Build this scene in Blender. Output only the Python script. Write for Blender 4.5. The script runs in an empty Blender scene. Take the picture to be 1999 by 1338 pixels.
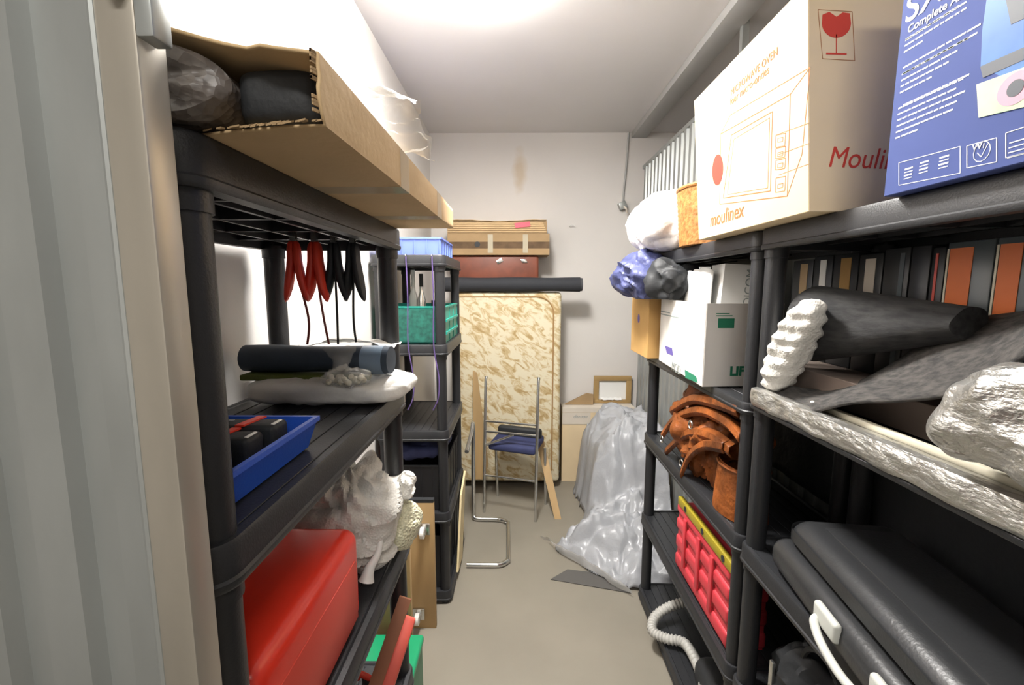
import bpy, bmesh, math, random
from mathutils import Vector, Matrix, noise
S = bpy.context.scene
COL = S.collection
# ------------------------------------------------------------------ camera
FPX, PITCH, YAW, ROLL, CAMZ = 870.5, .1236, .0095, .0008, 1.638
FW = Vector((-math.sin(YAW)*math.cos(PITCH), math.cos(YAW)*math.cos(PITCH), -math.sin(PITCH)))
RT = Vector((math.cos(YAW), math.sin(YAW), 0)); UP = RT.cross(FW)
cd = bpy.data.cameras.new('camera'); cam = bpy.data.objects.new('camera', cd); COL.objects.link(cam)
cd.sensor_width = 36; cd.lens = FPX/1999*36; cd.clip_start = .02
cam.matrix_world = Matrix(((RT.x, UP.x, -FW.x, 0), (RT.y, UP.y, -FW.y, 0), (RT.z, UP.z, -FW.z, CAMZ), (0, 0, 0, 1)))
S.camera = cam
def P(x, y, **k):
    """world point seen at photo pixel x, y on the plane X=, Y= or Z="""
    d = FW + RT*((x-999.5)/FPX) - UP*((y-669)/FPX)
    a, v = list(k.items())[0]; i = 'XYZ'.index(a)
    t = (v-(CAMZ if i == 2 else 0))/d[i]
    return Vector((0, 0, CAMZ)) + d*t
# ------------------------------------------------------------------ light
S.view_settings.view_transform = 'Standard'; S.view_settings.look = 'None'
S.view_settings.exposure = 0.35; S.view_settings.gamma = 1
W = bpy.data.worlds.new('world'); S.world = W; W.use_nodes = True
W.node_tree.nodes['Background'].inputs[0].default_value = (1, .97, .93, 1)
W.node_tree.nodes['Background'].inputs[1].default_value = .05
def area(name, loc, sx, sy, power, col=(1, .97, .92), rot=(0, 0, 0)):
    l = bpy.data.lights.new(name, 'AREA'); l.shape = 'RECTANGLE'; l.size = sx; l.size_y = sy; l.energy = power; l.color = col
    o = bpy.data.objects.new(name, l); o.location = loc; o.rotation_euler = rot; COL.objects.link(o); return o
ROOM_LAMP, PASSAGE_LAMP = 40, 26
area('room_lamp_light', (-.12, 1.72, 2.775), .26, .40, ROOM_LAMP)
area('passage_lamp_light', (.1, -.75, 2.80), 1.0, .3, PASSAGE_LAMP)
# ------------------------------------------------------------------ materials
def mat(name, col, rough=.5, metal=0, var=0, vscale=6, bump=0, bscale=60, col2=None, alpha=1, trans=0, spec=.5, emit=0, stretch=None, voro=False, coat=0, bdist=.004):
    m = bpy.data.materials.new(name); m.use_nodes = True
    nt = m.node_tree; b = nt.nodes['Principled BSDF']; N = nt.nodes.new; L = nt.links.new
    b.inputs['Base Color'].default_value = (*col, 1); b.inputs['Roughness'].default_value = rough
    b.inputs['Metallic'].default_value = metal; b.inputs['Specular IOR Level'].default_value = spec
    b.inputs['Alpha'].default_value = alpha; b.inputs['Transmission Weight'].default_value = trans
    b.inputs['Coat Weight'].default_value = coat
    if emit:
        b.inputs['Emission Color'].default_value = (*col, 1); b.inputs['Emission Strength'].default_value = emit
    tc = N('ShaderNodeTexCoord'); mp = N('ShaderNodeMapping'); L(tc.outputs['Object'], mp.inputs[0])
    if stretch: mp.inputs['Scale'].default_value = stretch
    if var or col2:
        n = N('ShaderNodeTexNoise'); n.inputs['Scale'].default_value = vscale; n.inputs['Detail'].default_value = 5; L(mp.outputs[0], n.inputs[0])
        r = N('ShaderNodeValToRGB'); L(n.outputs[0], r.inputs[0])
        c2 = col2 if col2 else tuple(c*(1-var) for c in col)
        r.color_ramp.elements[0].position = .35; r.color_ramp.elements[1].position = .65
        r.color_ramp.elements[0].color = (*c2, 1); r.color_ramp.elements[1].color = (*col, 1)
        L(r.outputs[0], b.inputs['Base Color'])
    if bump:
        if voro:
            n = N('ShaderNodeTexVoronoi'); n.inputs['Scale'].default_value = bscale; o = n.outputs['Distance']
        else:
            n = N('ShaderNodeTexNoise'); n.inputs['Scale'].default_value = bscale; n.inputs['Detail'].default_value = 6; o = n.outputs[0]
        L(mp.outputs[0], n.inputs[0])
        bp = N('ShaderNodeBump'); bp.inputs['Strength'].default_value = bump; bp.inputs['Distance'].default_value = bdist
        L(o, bp.inputs['Height']); L(bp.outputs[0], b.inputs['Normal'])
    return m
M = dict(
 wall=mat('white_painted_wall', (.74, .71, .68), .9, var=.04, vscale=2, bump=.1, bscale=120),
 ceil=mat('white_painted_ceiling', (.72, .70, .69), .9, var=.03, vscale=2),
 floor=mat('grey_epoxy_floor', (.265, .24, .195), .55, var=.1, vscale=3, bump=.05, bscale=200),
 trim=mat('grey_duct_paint', (.42, .42, .41), .6),
 black=mat('black_resin', (.022, .023, .026), .42, bump=.15, bscale=300),
 galv=mat('galvanised_steel', (.42, .44, .43), .42, metal=.55, var=.12, vscale=14, stretch=(1, 1, .35), bump=.04, bscale=60),
 galvw=mat('dull_zinc_jamb', (.50, .46, .39), .36, metal=.5, var=.2, vscale=9, stretch=(1, 1, .3)),  # tan cast of a reflection on the metal is put into the base colour
 card=mat('brown_cardboard', (.62, .44, .24), .85, var=.12, vscale=8, bump=.15, bscale=90),
 cardd=mat('brown_kraft_board', (.40, .27, .14), .85, var=.15, vscale=8, bump=.1),
 cardy=mat('yellow_kraft_board', (.62, .37, .13), .8, var=.08),
 cardc=mat('cream_cardboard', (.83, .66, .42), .8, var=.06, vscale=6),
 cardp=mat('pale_carton', (.72, .65, .56), .8, var=.06),
 cardw=mat('white_carton', (.80, .77, .73), .6, var=.04),
 cardg=mat('grey_brown_carton', (.20, .155, .13), .8, var=.15),
 clear=mat('clear_film', (.85, .85, .82), .18, trans=.0, alpha=.3, spec=.8, bump=.9, bscale=45),
 tape=mat('clear_packing_tape', (.75, .68, .52), .15, alpha=.45, spec=.8),
 bubble=mat('grey_bubble_wrap', (.17, .145, .13), .4, bump=.5, bscale=110, voro=True, spec=.6, col2=(.07, .06, .055), vscale=30),
 bubblew=mat('white_bubble_wrap', (.76, .74, .69), .4, bump=.45, bscale=190, voro=True, alpha=.9),
 whiteplastic=mat('white_plastic_sack', (.80, .79, .76), .35, var=.08, vscale=10, bump=.7, bscale=30),
 whitecloth=mat('white_cloth', (.82, .78, .76), .8, var=.05, bump=.6, bscale=14, bdist=.02),
 sheet=mat('pale_grey_polythene', (.41, .42, .445), .3, var=.12, vscale=8, bump=.8, bscale=14, alpha=.97, bdist=.01),
 sheetc=mat('thin_clear_polythene', (.40, .39, .37), .25, alpha=.55, bump=.8, bscale=20),
 navy=mat('navy_cloth', (.045, .055, .15), .8, var=.3),
 navyl=mat('blue_grey_nylon', (.085, .10, .25), .5, var=.45, vscale=7, bump=.8, bscale=13, bdist=.03),
 dark=mat('black_fabric', (.02, .022, .025), .6, bump=.4, bscale=22, bdist=.01),
 matroll=mat('blue_grey_mat', (.045, .065, .095), .6, var=.3, vscale=10, bump=.15),
 green=mat('olive_green_mat', (.16, .20, .03), .7, var=.45, vscale=8),
 red=mat('glossy_red_plastic', (.86, .045, .022), .28, var=.04, bump=.04, bscale=200),
 redc=mat('red_clamp_grip', (.88, .06, .03), .4),
 redb=mat('pinkish_red_plastic', (.68, .055, .075), .45, var=.15),
 salmon=mat('salmon_plastic', (.66, .10, .07), .45),
 orange=mat('orange_ribbon', (.80, .19, .04), .5),
 blue=mat('cobalt_blue_plastic', (.02, .10, .60), .4, bump=.1, bscale=200),
 bluel=mat('light_blue_plastic', (.17, .25, .72), .45, var=.05),
 turq=mat('turquoise_plastic', (.02, .36, .29), .45),
 turqd=mat('green_mesh', (.02, .17, .13), .6, var=.5, vscale=40),
 greenb=mat('green_plastic', (.01, .30, .13), .35),
 wood=mat('pale_pine', (.50, .33, .15), .6, var=.22, vscale=6, stretch=(1, 1, .15)),
 woodm=mat('mid_brown_plank', (.33, .125, .065), .6, var=.2, vscale=9),
 woodf=mat('frame_wood', (.44, .29, .12), .5, var=.15),
 creamb=mat('cream_board', (.75, .62, .36), .6),
 chrome=mat('chrome_tube', (.62, .62, .60), .22, metal=.95),
 white=mat('white_plastic', (.78, .77, .74), .4),
 grip=mat('pale_grey_rubber', (.55, .56, .52), .5),
 paper=mat('white_paper', (.85, .85, .83), .7),
 leather=mat('orange_brown_leather', (.33, .092, .018), .5, var=.7, vscale=9, bump=.8, bscale=16, bdist=.02, spec=.35),
 suitcase=mat('reddish_brown_leather', (.22, .055, .025), .42, var=.3, vscale=10),
 wicker=mat('brown_wicker', (.48, .22, .06), .6, bump=1, bscale=70, col2=(.25, .10, .02), vscale=60),
 felt=mat('grey_felt', (.060, .060, .060), .95, col2=(.03, .03, .032), vscale=70, stretch=(1, .25, 1), bump=.5, bscale=120),
 feltr=mat('flecked_felt', (.085, .078, .072), .95, col2=(.030, .029, .029), vscale=90, stretch=(1, .35, 1), bump=.5, bscale=150),
 foil=mat('silver_foil', (.62, .61, .58), .30, metal=.8, bump=1, bscale=26, bdist=.02, stretch=(1, .5, 1)),
 case=mat('black_leathercloth', (.028, .029, .031), .33, bump=.12, bscale=160),
 binder=mat('dark_binder', (.022, .024, .026), .4), bindg=mat('grey_binder', (.10, .12, .13), .3),
 tan=mat('tan_label', (.33, .22, .11), .5), hose=mat('pale_grey_hose', (.50, .49, .46), .45),
 pink=mat('pink_sticker', (.85, .12, .17), .6), purple=mat('purple_cord', (.11, .07, .22), .6),
 redcord=mat('dark_red_cable', (.25, .04, .035), .5), blackcord=mat('black_cable', (.015, .015, .016), .5),
 inkred=mat('red_ink', (.66, .055, .03), .7), inkbrown=mat('brown_ink', (.45, .25, .10), .7), inklt=mat('orange_tan_ink', (.42, .16, .05), .8),
 inkgreen=mat('green_ink', (.02, .22, .12), .7), inkwhite=mat('white_ink', (.72, .74, .80), .6), inkgrey=mat('grey_ink', (.28, .32, .31), .7),
 inkpurple=mat('purple_ink', (.13, .10, .36), .7), yellow=mat('yellow_plastic', (.36, .28, .02), .5),
 boxblue=mat('printed_blue_carton', (.085, .12, .34), .7, var=.12, vscale=3, spec=.2), sky=mat('light_blue_print', (.16, .36, .60), .4, col2=(.09, .20, .50), vscale=4, spec=.2),
 printer=mat('dark_printer_print', (.05, .06, .08), .5), photo=mat('green_photo_print', (.42, .62, .38), .5, col2=(.60, .62, .45), vscale=30),
 photop=mat('pink_photo_print', (.62, .32, .42), .5), pellets=mat('cream_pellets', (.78, .73, .58), .5), lamp=mat('lamp_diffuser', (1, .97, .93), .5, emit=48),
 stain=mat('brown_wall_stain', (.60, .49, .38), .9, col2=(.70, .64, .57), vscale=12),
)
def floral():
    m = bpy.data.materials.new('floral_ticking'); m.use_nodes = True; nt = m.node_tree; b = nt.nodes['Principled BSDF']; N = nt.nodes.new; L = nt.links.new
    tc = N('ShaderNodeTexCoord'); mp = N('ShaderNodeMapping'); L(tc.outputs['Object'], mp.inputs[0])
    mp.inputs['Rotation'].default_value = (0, -.6, 0)
    m2 = N('ShaderNodeMapping'); m2.inputs['Scale'].default_value = (1.0, 1, 2.1); L(mp.outputs[0], m2.inputs[0]); mp = m2
    n = N('ShaderNodeTexNoise'); n.inputs['Scale'].default_value = 9; n.inputs['Detail'].default_value = 6; n.inputs['Roughness'].default_value = .62; n.inputs['Distortion'].default_value = 1.2
    L(mp.outputs[0], n.inputs[0]); r = N('ShaderNodeValToRGB'); L(n.outputs[0], r.inputs[0])
    e = r.color_ramp.elements; e[0].position = .36; e[0].color = (.44, .30, .13, 1); e[1].position = .54; e[1].color = (.74, .67, .49, 1)
    k = e.new(.45); k.color = (.60, .47, .26, 1)
    L(r.outputs[0], b.inputs['Base Color']); b.inputs['Roughness'].default_value = .7
    return m
M['floral'] = floral()
# ------------------------------------------------------------------ helpers
def thing(name, label, cat, loc=(0, 0, 0), group=None):
    o = bpy.data.objects.new(name, None); COL.objects.link(o); o.location = loc; o.empty_display_size = .05
    o['label'] = label; o['category'] = cat
    if group: o['group'] = group
    return o
def tag(o, label, cat, group=None):
    o['label'] = label; o['category'] = cat
    if group: o['group'] = group
    return o
class MB:
    def __init__(s): s.bm = bmesh.new()
    def box(s, x0, x1, y0, y1, z0, z1, bev=0, seg=2):
        b = bmesh.new(); bmesh.ops.create_cube(b, size=1)
        for v in b.verts: v.co = Vector((x0+(v.co.x+.5)*(x1-x0), y0+(v.co.y+.5)*(y1-y0), z0+(v.co.z+.5)*(z1-z0)))
        if bev: bmesh.ops.bevel(b, geom=b.edges[:], offset=bev, segments=seg, affect='EDGES', profile=.5)
        s.add(b); return s
    def add(s, b, mtx=None):
        if mtx is not None: b.transform(mtx)
        me = bpy.data.meshes.new('tmp'); b.to_mesh(me); b.free(); s.bm.from_mesh(me); bpy.data.meshes.remove(me); return s
    def obox(s, c, ax, ay, az, bev=0, seg=2):
        """box centred at c with half-axis vectors"""
        b = bmesh.new(); bmesh.ops.create_cube(b, size=2)
        c, ax, ay, az = map(Vector, (c, ax, ay, az))
        if bev:
            lx, ly, lz = ax.length, ay.length, az.length
            for v in b.verts: v.co = Vector((v.co.x*lx, v.co.y*ly, v.co.z*lz))
            bmesh.ops.bevel(b, geom=b.edges[:], offset=bev, segments=seg, affect='EDGES', profile=.5)
            ax, ay, az = ax.normalized(), ay.normalized(), az.normalized()
        for v in b.verts: v.co = c + ax*v.co.x + ay*v.co.y + az*v.co.z
        bmesh.ops.recalc_face_normals(b, faces=b.faces[:]); s.add(b); return s
    def bar(s, a, b, w, t, up=(0, 0, 1), bev=0):
        a, b = Vector(a), Vector(b); d = (b-a); u = Vector(up); side = d.cross(u).normalized(); u2 = side.cross(d).normalized()
        return s.obox((a+b)/2, d/2, side*w/2, u2*t/2, bev)
    def tube(s, pts, r, seg=12, closed=False, cap=True, rfun=None):
        pts = [Vector(p) for p in pts]; n = len(pts); rings = []; prev = None
        for i, p in enumerate(pts):
            if closed: t = pts[(i+1) % n]-pts[i-1]
            else: t = pts[min(i+1, n-1)]-pts[max(i-1, 0)]
            t.normalize()
            if prev is None:
                a = Vector((0, 0, 1)) if abs(t.z) < .9 else Vector((1, 0, 0)); x = t.cross(a).normalized()
            else: x = (prev - t*prev.dot(t)).normalized()
            prev = x; y = t.cross(x); rr = rfun(i/(n-1)) if rfun else r
            rings.append([s.bm.verts.new(p+x*rr*math.cos(2*math.pi*k/seg)+y*rr*math.sin(2*math.pi*k/seg)) for k in range(seg)])
        for i in range(n if closed else n-1):
            A, B = rings[i], rings[(i+1) % n]
            for k in range(seg): s.bm.faces.new((A[k], A[(k+1) % seg], B[(k+1) % seg], B[k]))
        if cap and not closed: s.bm.faces.new(rings[0][::-1]); s.bm.faces.new(rings[-1])
        return s
    def grid(s, pts, closed_u=False):
        """pts[i][j] -> quads"""
        V = [[s.bm.verts.new(p) for p in row] for row in pts]; n = len(V)
        for i in range(n if closed_u else n-1):
            for j in range(len(V[0])-1): s.bm.faces.new((V[i][j], V[(i+1) % n][j], V[(i+1) % n][j+1], V[i][j+1]))
        return s
    def prism(s, poly, f0, f1):
        """poly of 2-D points; f0, f1 map (u,v) to 3-D"""
        A = [s.bm.verts.new(f0(*p)) for p in poly]; B = [s.bm.verts.new(f1(*p)) for p in poly]; n = len(poly)
        s.bm.faces.new(A[::-1]); s.bm.faces.new(B)
        for i in range(n): s.bm.faces.new((A[i], A[(i+1) % n], B[(i+1) % n], B[i]))
        return s
    def build(s, name, m, parent=None, smooth=None, solid=0, kind=None, sub=0):
        bmesh.ops.recalc_face_normals(s.bm, faces=s.bm.faces[:])
        me = bpy.data.meshes.new(name); s.bm.to_mesh(me); s.bm.free(); me.materials.append(m)
        o = bpy.data.objects.new(name, me); COL.objects.link(o)
        if smooth is None: smooth = True
        if smooth: me.shade_smooth()
        if smooth is True or smooth == 'auto':
            for e in me.edges: pass
            bm2 = bmesh.new(); bm2.from_mesh(me)
            for e in bm2.edges:
                if len(e.link_faces) == 2 and e.calc_face_angle(0) > .7: e.smooth = False
            bm2.to_mesh(me); bm2.free()
        if sub:
            q = o.modifiers.new('sub', 'SUBSURF'); q.levels = q.render_levels = sub
        if solid:
            q = o.modifiers.new('solid', 'SOLIDIFY'); q.thickness = solid; q.offset = 0
        if parent is not None:
            o.parent = parent
            w = Matrix.Identity(4); pp = parent
            while pp is not None: w = Matrix.Translation(pp.location) @ pp.rotation_euler.to_matrix().to_4x4() @ w if pp.type == 'EMPTY' else w; pp = pp.parent
            if parent.type == 'EMPTY': o.matrix_parent_inverse = w.inverted()
        if kind: o['kind'] = kind
        return o
def fold(p, sc, seed, o=3):
    """billowing cloth noise about 0..1, with creases running inward"""
    q = Vector(p)*sc + Vector((seed*7.3, seed*3.1, seed*5.7))
    q = q + noise.noise_vector(q*.6)*.8
    v = abs(noise.noise(Vector((q.x, q.y*1.0, q.z*.55))))*1.7
    if o > 1: v += abs(noise.noise(Vector((q.x*1.9+4, q.y*1.9, q.z*1.4))))*.7
    if o > 3: v += abs(noise.noise(q*3.7))*.35
    if o > 2: v += .28*(1-abs(noise.noise(Vector((q.x*2.1+q.z, q.y*1.5-q.z, q.z*.5+9)))))**7
    return v
def blob(c, r, amp=.02, sc=12, seed=1, pw=2.4, zmin=None, nu=72, nv=44, rot=0, o=3):
    c = Vector(c); rows = []
    cr, sr = math.cos(rot), math.sin(rot)
    sg = lambda v: math.copysign(abs(v)**(2/pw), v)
    for i in range(nu):
        a = 2*math.pi*i/nu; row = []
        for j in range(nv+1):
            b = -math.pi/2 + math.pi*j/nv
            d = Vector((sg(math.cos(a))*sg(math.cos(b)), sg(math.sin(a))*sg(math.cos(b)), sg(math.sin(b))))
            p = Vector((d.x*r[0], d.y*r[1], d.z*r[2])); p = Vector((p.x*cr-p.y*sr, p.x*sr+p.y*cr, p.z)) + c
            dd = Vector((math.cos(a)*math.cos(b), math.sin(a)*math.cos(b), math.sin(b))); dd = Vector((dd.x*cr-dd.y*sr, dd.x*sr+dd.y*cr, dd.z))
            k = (fold(p, sc, seed, o)-.55)*amp
            if j in (0, nv): k = 0
            p = p + dd*k
            if zmin is not None and p.z < zmin: p.z = zmin
            row.append(p)
        rows.append(row)
    m = MB(); m.grid(rows, True); bmesh.ops.remove_doubles(m.bm, verts=m.bm.verts[:], dist=1e-5); return m
def arc(c, r, a0, a1, n, ax, ay):
    c, ax, ay = Vector(c), Vector(ax), Vector(ay)
    return [c+ax*r*math.cos(a0+(a1-a0)*i/n)+ay*r*math.sin(a0+(a1-a0)*i/n) for i in range(n+1)]
def spline(pts, n=8):
    pts = [Vector(p) for p in pts]; out = []
    for i in range(len(pts)-1):
        p0, p1, p2, p3 = pts[max(i-1, 0)], pts[i], pts[i+1], pts[min(i+2, len(pts)-1)]
        for k in range(n):
            t = k/n; out.append(.5*((2*p1)+(p2-p0)*t+(2*p0-5*p1+4*p2-p3)*t*t+(3*p1-p0-3*p2+p3)*t**3))
    out.append(pts[-1]); return out
class Face:
    """a flat face of a thing for printed marks: origin, right, up"""
    def __init__(s, o, r, u): s.o, s.r, s.u = Vector(o), Vector(r).normalized(), Vector(u).normalized(); s.n = s.r.cross(s.u)
    def pt(s, a, b, h=.0004): return s.o+s.r*a+s.u*b+s.n*h
    def px(s, x, y):
        d = FW + RT*((x-999.5)/FPX) - UP*((y-669)/FPX); c = Vector((0, 0, CAMZ)); t = (s.o-c).dot(s.n)/d.dot(s.n); q = c+d*t-s.o
        return (q.dot(s.r), q.dot(s.u))
    def poly(s, mb, pts, h=.0005): mb.prism(pts, lambda a, b: s.pt(a, b, .0001), lambda a, b: s.pt(a, b, h))
    def line(s, mb, a, b, w=.0015, h=.0005):
        a, b = Vector(a), Vector(b); d = (b-a).normalized(); n = Vector((-d.y, d.x))*w/2
        s.poly(mb, [a-n, b-n, b+n, a+n], h)
    def path(s, mb, pts, w=.0015, close=True):
        for i in range(len(pts) if close else len(pts)-1): s.line(mb, pts[i], pts[(i+1) % len(pts)], w)
    def disc(s, mb, c, rx, ry, n=32, h=.0006): s.poly(mb, [(c[0]+rx*math.cos(2*math.pi*i/n), c[1]+ry*math.sin(2*math.pi*i/n)) for i in range(n)], h)
    def text(s, txt, a, b, size, m, parent, shear=0, off=0, rot=0, sx=1, name='printed_text'):
        cu = bpy.data.curves.new('t', 'FONT'); cu.body = txt; cu.size = size; cu.shear = shear; cu.offset = off; cu.extrude = .0002
        t = bpy.data.objects.new('t', cu); COL.objects.link(t); bpy.context.view_layer.update()
        me = bpy.data.meshes.new_from_object(t.evaluated_get(bpy.context.evaluated_depsgraph_get())); bpy.data.objects.remove(t)
        b_ = bmesh.new(); b_.from_mesh(me); bpy.data.meshes.remove(me)
        mt = Matrix(((s.r.x, s.u.x, s.n.x, 0), (s.r.y, s.u.y, s.n.y, 0), (s.r.z, s.u.z, s.n.z, 0), (0, 0, 0, 1)))
        b_.transform(Matrix.Translation(s.pt(a, b, .0006)) @ mt @ Matrix.Rotation(rot, 4, 'Z') @ Matrix.Diagonal((sx, 1, 1, 1)))
        k = MB(); k.add(b_); return k.build(name, m, parent, smooth=False)
def struct(name, mb, m, parent=None, **k):
    return mb.build(name, m, parent, kind=None if parent else 'structure', **k)
# ------------------------------------------------------------------ room shell
XW, XP, CZ, YB = -.71, 1.02, 2.88, 3.80
struct('floor', MB().box(-1.6, 2.6, -1.8, 3.9, -.08, 0), M['floor'], smooth=False)
struct('ceiling', MB().box(-1.6, 2.6, -1.8, 3.9, CZ, CZ+.08), M['ceil'], smooth=False)
struct('wall_left', MB().box(XW-.06, XW, .385, YB, 0, CZ), M['wall'], smooth=False)
struct('wall_back', MB().box(XW-.06, 2.6, YB, YB+.08, 0, CZ), M['wall'], smooth=False)
struct('wall_right', MB().box(2.5, 2.6, -1.8, YB, 0, CZ), M['wall'], smooth=False)
struct('wall_passage', MB().box(-1.6, 2.6, -1.9, -1.8, 0, CZ), M['wall'], smooth=False)
struct('wall_passage_left', MB().box(-1.7, -1.6, -1.8, .5, 0, CZ), M['wall'], smooth=False)
def corrug(pts_fn, L, pitch=.085, depth=.016):
    prof = []; x = 0
    while x < L:
        prof += [(x, 0), (x+pitch*.42, 0), (x+pitch*.5, depth), (x+pitch*.92, depth)]; x += pitch
    prof = [p for p in prof if p[0] <= L]
    return prof
pf = corrug(None, 3.35)
struct('wall_partition_right', MB().grid([[Vector((XP+.018-d, .40+a, z)) for z in (0, 2.6)] for a, d in pf]), M['galv'], smooth=False, solid=.002)
struct('trim_partition_rail', MB().box(XP+.02, XP+.05, .4, 3.75, .80, .84).box(XP+.0, XP+.03, .4, 3.76, 2.585, 2.61), M['galv'], smooth=False)
struct('trim_ceiling_duct', MB().box(.93, 1.05, -1.0, YB-.002, CZ-.045, CZ-.0005, bev=.004), M['trim'])
hg = MB().box(1.04, 1.07, 2.22, 2.25, 2.6, CZ-.001); struct('trim_partition_hanger', hg, M['galv'])
# front sheet-metal partition beside the doorway, Y = .36..
prof = [(-.29, 0), (-.305, 0), (-.311, .010), (-.345, .010), (-.351, .0), (-.378, 0), (-.384, .012), (-.418, .012), (-.424, 0), (-.452, 0), (-.458, .012), (-.495, .012), (-.501, 0), (-.53, 0), (-.536, .012), (-.572, .012), (-.58, 0), (-.64, 0), (-.646, .012), (-.69, .012), (-.70, 0), (-1.6, 0)]
struct('wall_front', MB().grid([[Vector((x, .372-d, z)) for z in (0, CZ)] for x, d in prof]), M['galv'], smooth=False, solid=.0015)
struct('trim_door_jamb', MB().box(-.312, -.281, .352, .382, 0, CZ, bev=.002), M['galvw'])
struct('trim_jamb_edge', MB().tube([(-.313, .354, 0), (-.313, .354, CZ)], .0035, 8), M['galv'])
t = thing('jamb_bracket', 'small zinc bolt bracket at the top of the door jamb', 'bracket', (-.275, .365, 1.83))
MB().box(-.2815, -.268, .352, .372, 1.822, 1.87, bev=.002).build('plate', M['galv'], t)
MB().tube([(-.290, .3525, 1.852), (-.290, .345, 1.852)], .006, 6).build('bolt', M['chrome'], t)
# stain, hook, conduit
def stained_wall():
    m = M['wall'].copy(); m.name = 'white_wall_with_stain'; nt = m.node_tree; b = nt.nodes['Principled BSDF']; N = nt.nodes.new; L = nt.links.new
    src = b.inputs['Base Color'].links[0].from_socket
    tc = N('ShaderNodeTexCoord'); c = P(1015, 335, Y=YB); mp = N('ShaderNodeMapping'); mp.vector_type = 'POINT'
    mp.inputs['Scale'].default_value = (1/.062, 0, 1/.21); mp.inputs['Location'].default_value = (-c.x/.062-c.z*0, 0, -c.z/.21)
    L(tc.outputs['Object'], mp.inputs[0]); n = N('ShaderNodeTexNoise'); n.inputs['Scale'].default_value = 9; L(tc.outputs['Object'], n.inputs[0])
    ln = N('ShaderNodeVectorMath'); ln.operation = 'LENGTH'; L(mp.outputs[0], ln.inputs[0])
    ad = N('ShaderNodeMath'); ad.operation = 'ADD'; L(ln.outputs['Value'], ad.inputs[0]); L(n.outputs[0], ad.inputs[1])
    mr = N('ShaderNodeMapRange'); mr.inputs[1].default_value = .75; mr.inputs[2].default_value = 1.55; mr.inputs[3].default_value = .75; mr.inputs[4].default_value = 0; L(ad.outputs[0], mr.inputs[0])
    mx = N('ShaderNodeMix'); mx.data_type = 'RGBA'; L(mr.outputs[0], mx.inputs[0]); L(src, mx.inputs[6]); mx.inputs[7].default_value = (.60, .49, .35, 1)
    L(mx.outputs[2], b.inputs['Base Color']); return m
bpy.data.objects['wall_back'].data.materials[0] = stained_wall()
t = thing('wall_hook', 'tiny bent wire hook on the white back wall above the dark roll', 'hook', P(1112, 440, Y=YB))
h = P(1112, 442, Y=YB); MB().tube([h+Vector((0, 0, 0)), h+Vector((0, -.03, 0)), h+Vector((.02, -.04, .01)), h+Vector((.04, -.035, .0))], .003, 8).build('hook', M['paper'], t)
t = thing('wall_conduit', 'thin grey cable conduit running down the back wall to a small socket', 'conduit', (.87, YB, 2.29))
MB().tube([(.905, YB-.012, CZ-.002), (.893, YB-.012, 2.6), (.873, YB-.012, 2.33)], .008, 8).build('pipe', M['trim'], t)
MB().obox((.868, YB-.03, 2.30), (.028, 0, .012), (0, .028, 0), (-.012, 0, .028), bev=.008).build('socket', M['galv'], t)
MB().tube(spline([(.875, YB-.05, 2.29), (.89, YB-.07, 2.27), (.90, YB-.05, 2.24)]), .008, 8).build('plug', M['cardp'], t)
# ceiling lamp
t = thing('ceiling_lamp', 'overexposed white ceiling lamp with opal diffuser', 'lamp', (-.12, 1.72, CZ))
MB().box(-.27, .03, 1.41, 2.03, CZ-.03, CZ-.0005, bev=.006).build('housing', M['white'], t)
MB().box(-.26, .02, 1.42, 2.02, CZ-.085, CZ-.03, bev=.02, seg=4).build('diffuser', M['lamp'], t)
t = thing('passage_lamp', 'white batten lamp on the passage ceiling behind the doorway', 'lamp', (.1, -.75, CZ))
MB().box(-.4, .6, -.88, -.62, CZ-.06, CZ-.0005, bev=.01).build('housing', M['white'], t)
# ------------------------------------------------------------------ shelving
ST = 1.791
def tier(x0, x1, y0, y1, top, h=.055):
    m = MB(); r = .033
    def outline(e, n=7):
        o = []
        for cx, cy, a in ((x1-r, y1-r, 0), (x0+r, y1-r, 90), (x0+r, y0+r, 180), (x1-r, y0+r, 270)):
            for k in range(n+1):
                t_ = math.radians(a+90*k/n); o.append((cx+(r+e)*math.cos(t_), cy+(r+e)*math.sin(t_)))
        return o
    prof_ = [(-.020, top-h), (.001, top-h), (.003, top-h+.004), (.003, top-h+.010), (0, top-h+.013), (0, top-.006), (-.003, top-.001), (-.014, top), (-.017, top-.003), (-.020, top-.004)]
    rows = [[Vector((x, y, z)) for x, y in outline(e)] for e, z in prof_]
    V = [[m.bm.verts.new(p) for p in row] for row in rows]; n = len(V[0])
    for i in range(len(V)):
        for k in range(n): m.bm.faces.new((V[i][k], V[i][(k+1) % n], V[(i+1) % len(V)][(k+1) % n], V[(i+1) % len(V)][k]))
    nx = int((x1-x0-.05)/.036); w = (x1-x0-.036)/nx
    m.box(x0+.016, x1-.016, y0+.016, y1-.016, top-.010, top-.0055)
    for i in range(nx): m.box(x0+.018+i*w, x0+.018+(i+1)*w-.003, y0+.018, y1-.018, top-.0056, top-.003, bev=.001, seg=1)
    hh = min(h-.006, .042)
    for f in (.2, .4, .6, .8): m.box(x0+.016, x1-.016, y0+(y1-y0)*f-.004, y0+(y1-y0)*f+.004, top-hh, top-.008)
    for f in (.25, .5, .75): m.box(x0+(x1-x0)*f-.004, x0+(x1-x0)*f+.004, y0+.016, y1-.016, top-hh, top-.008)
    return m
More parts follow.
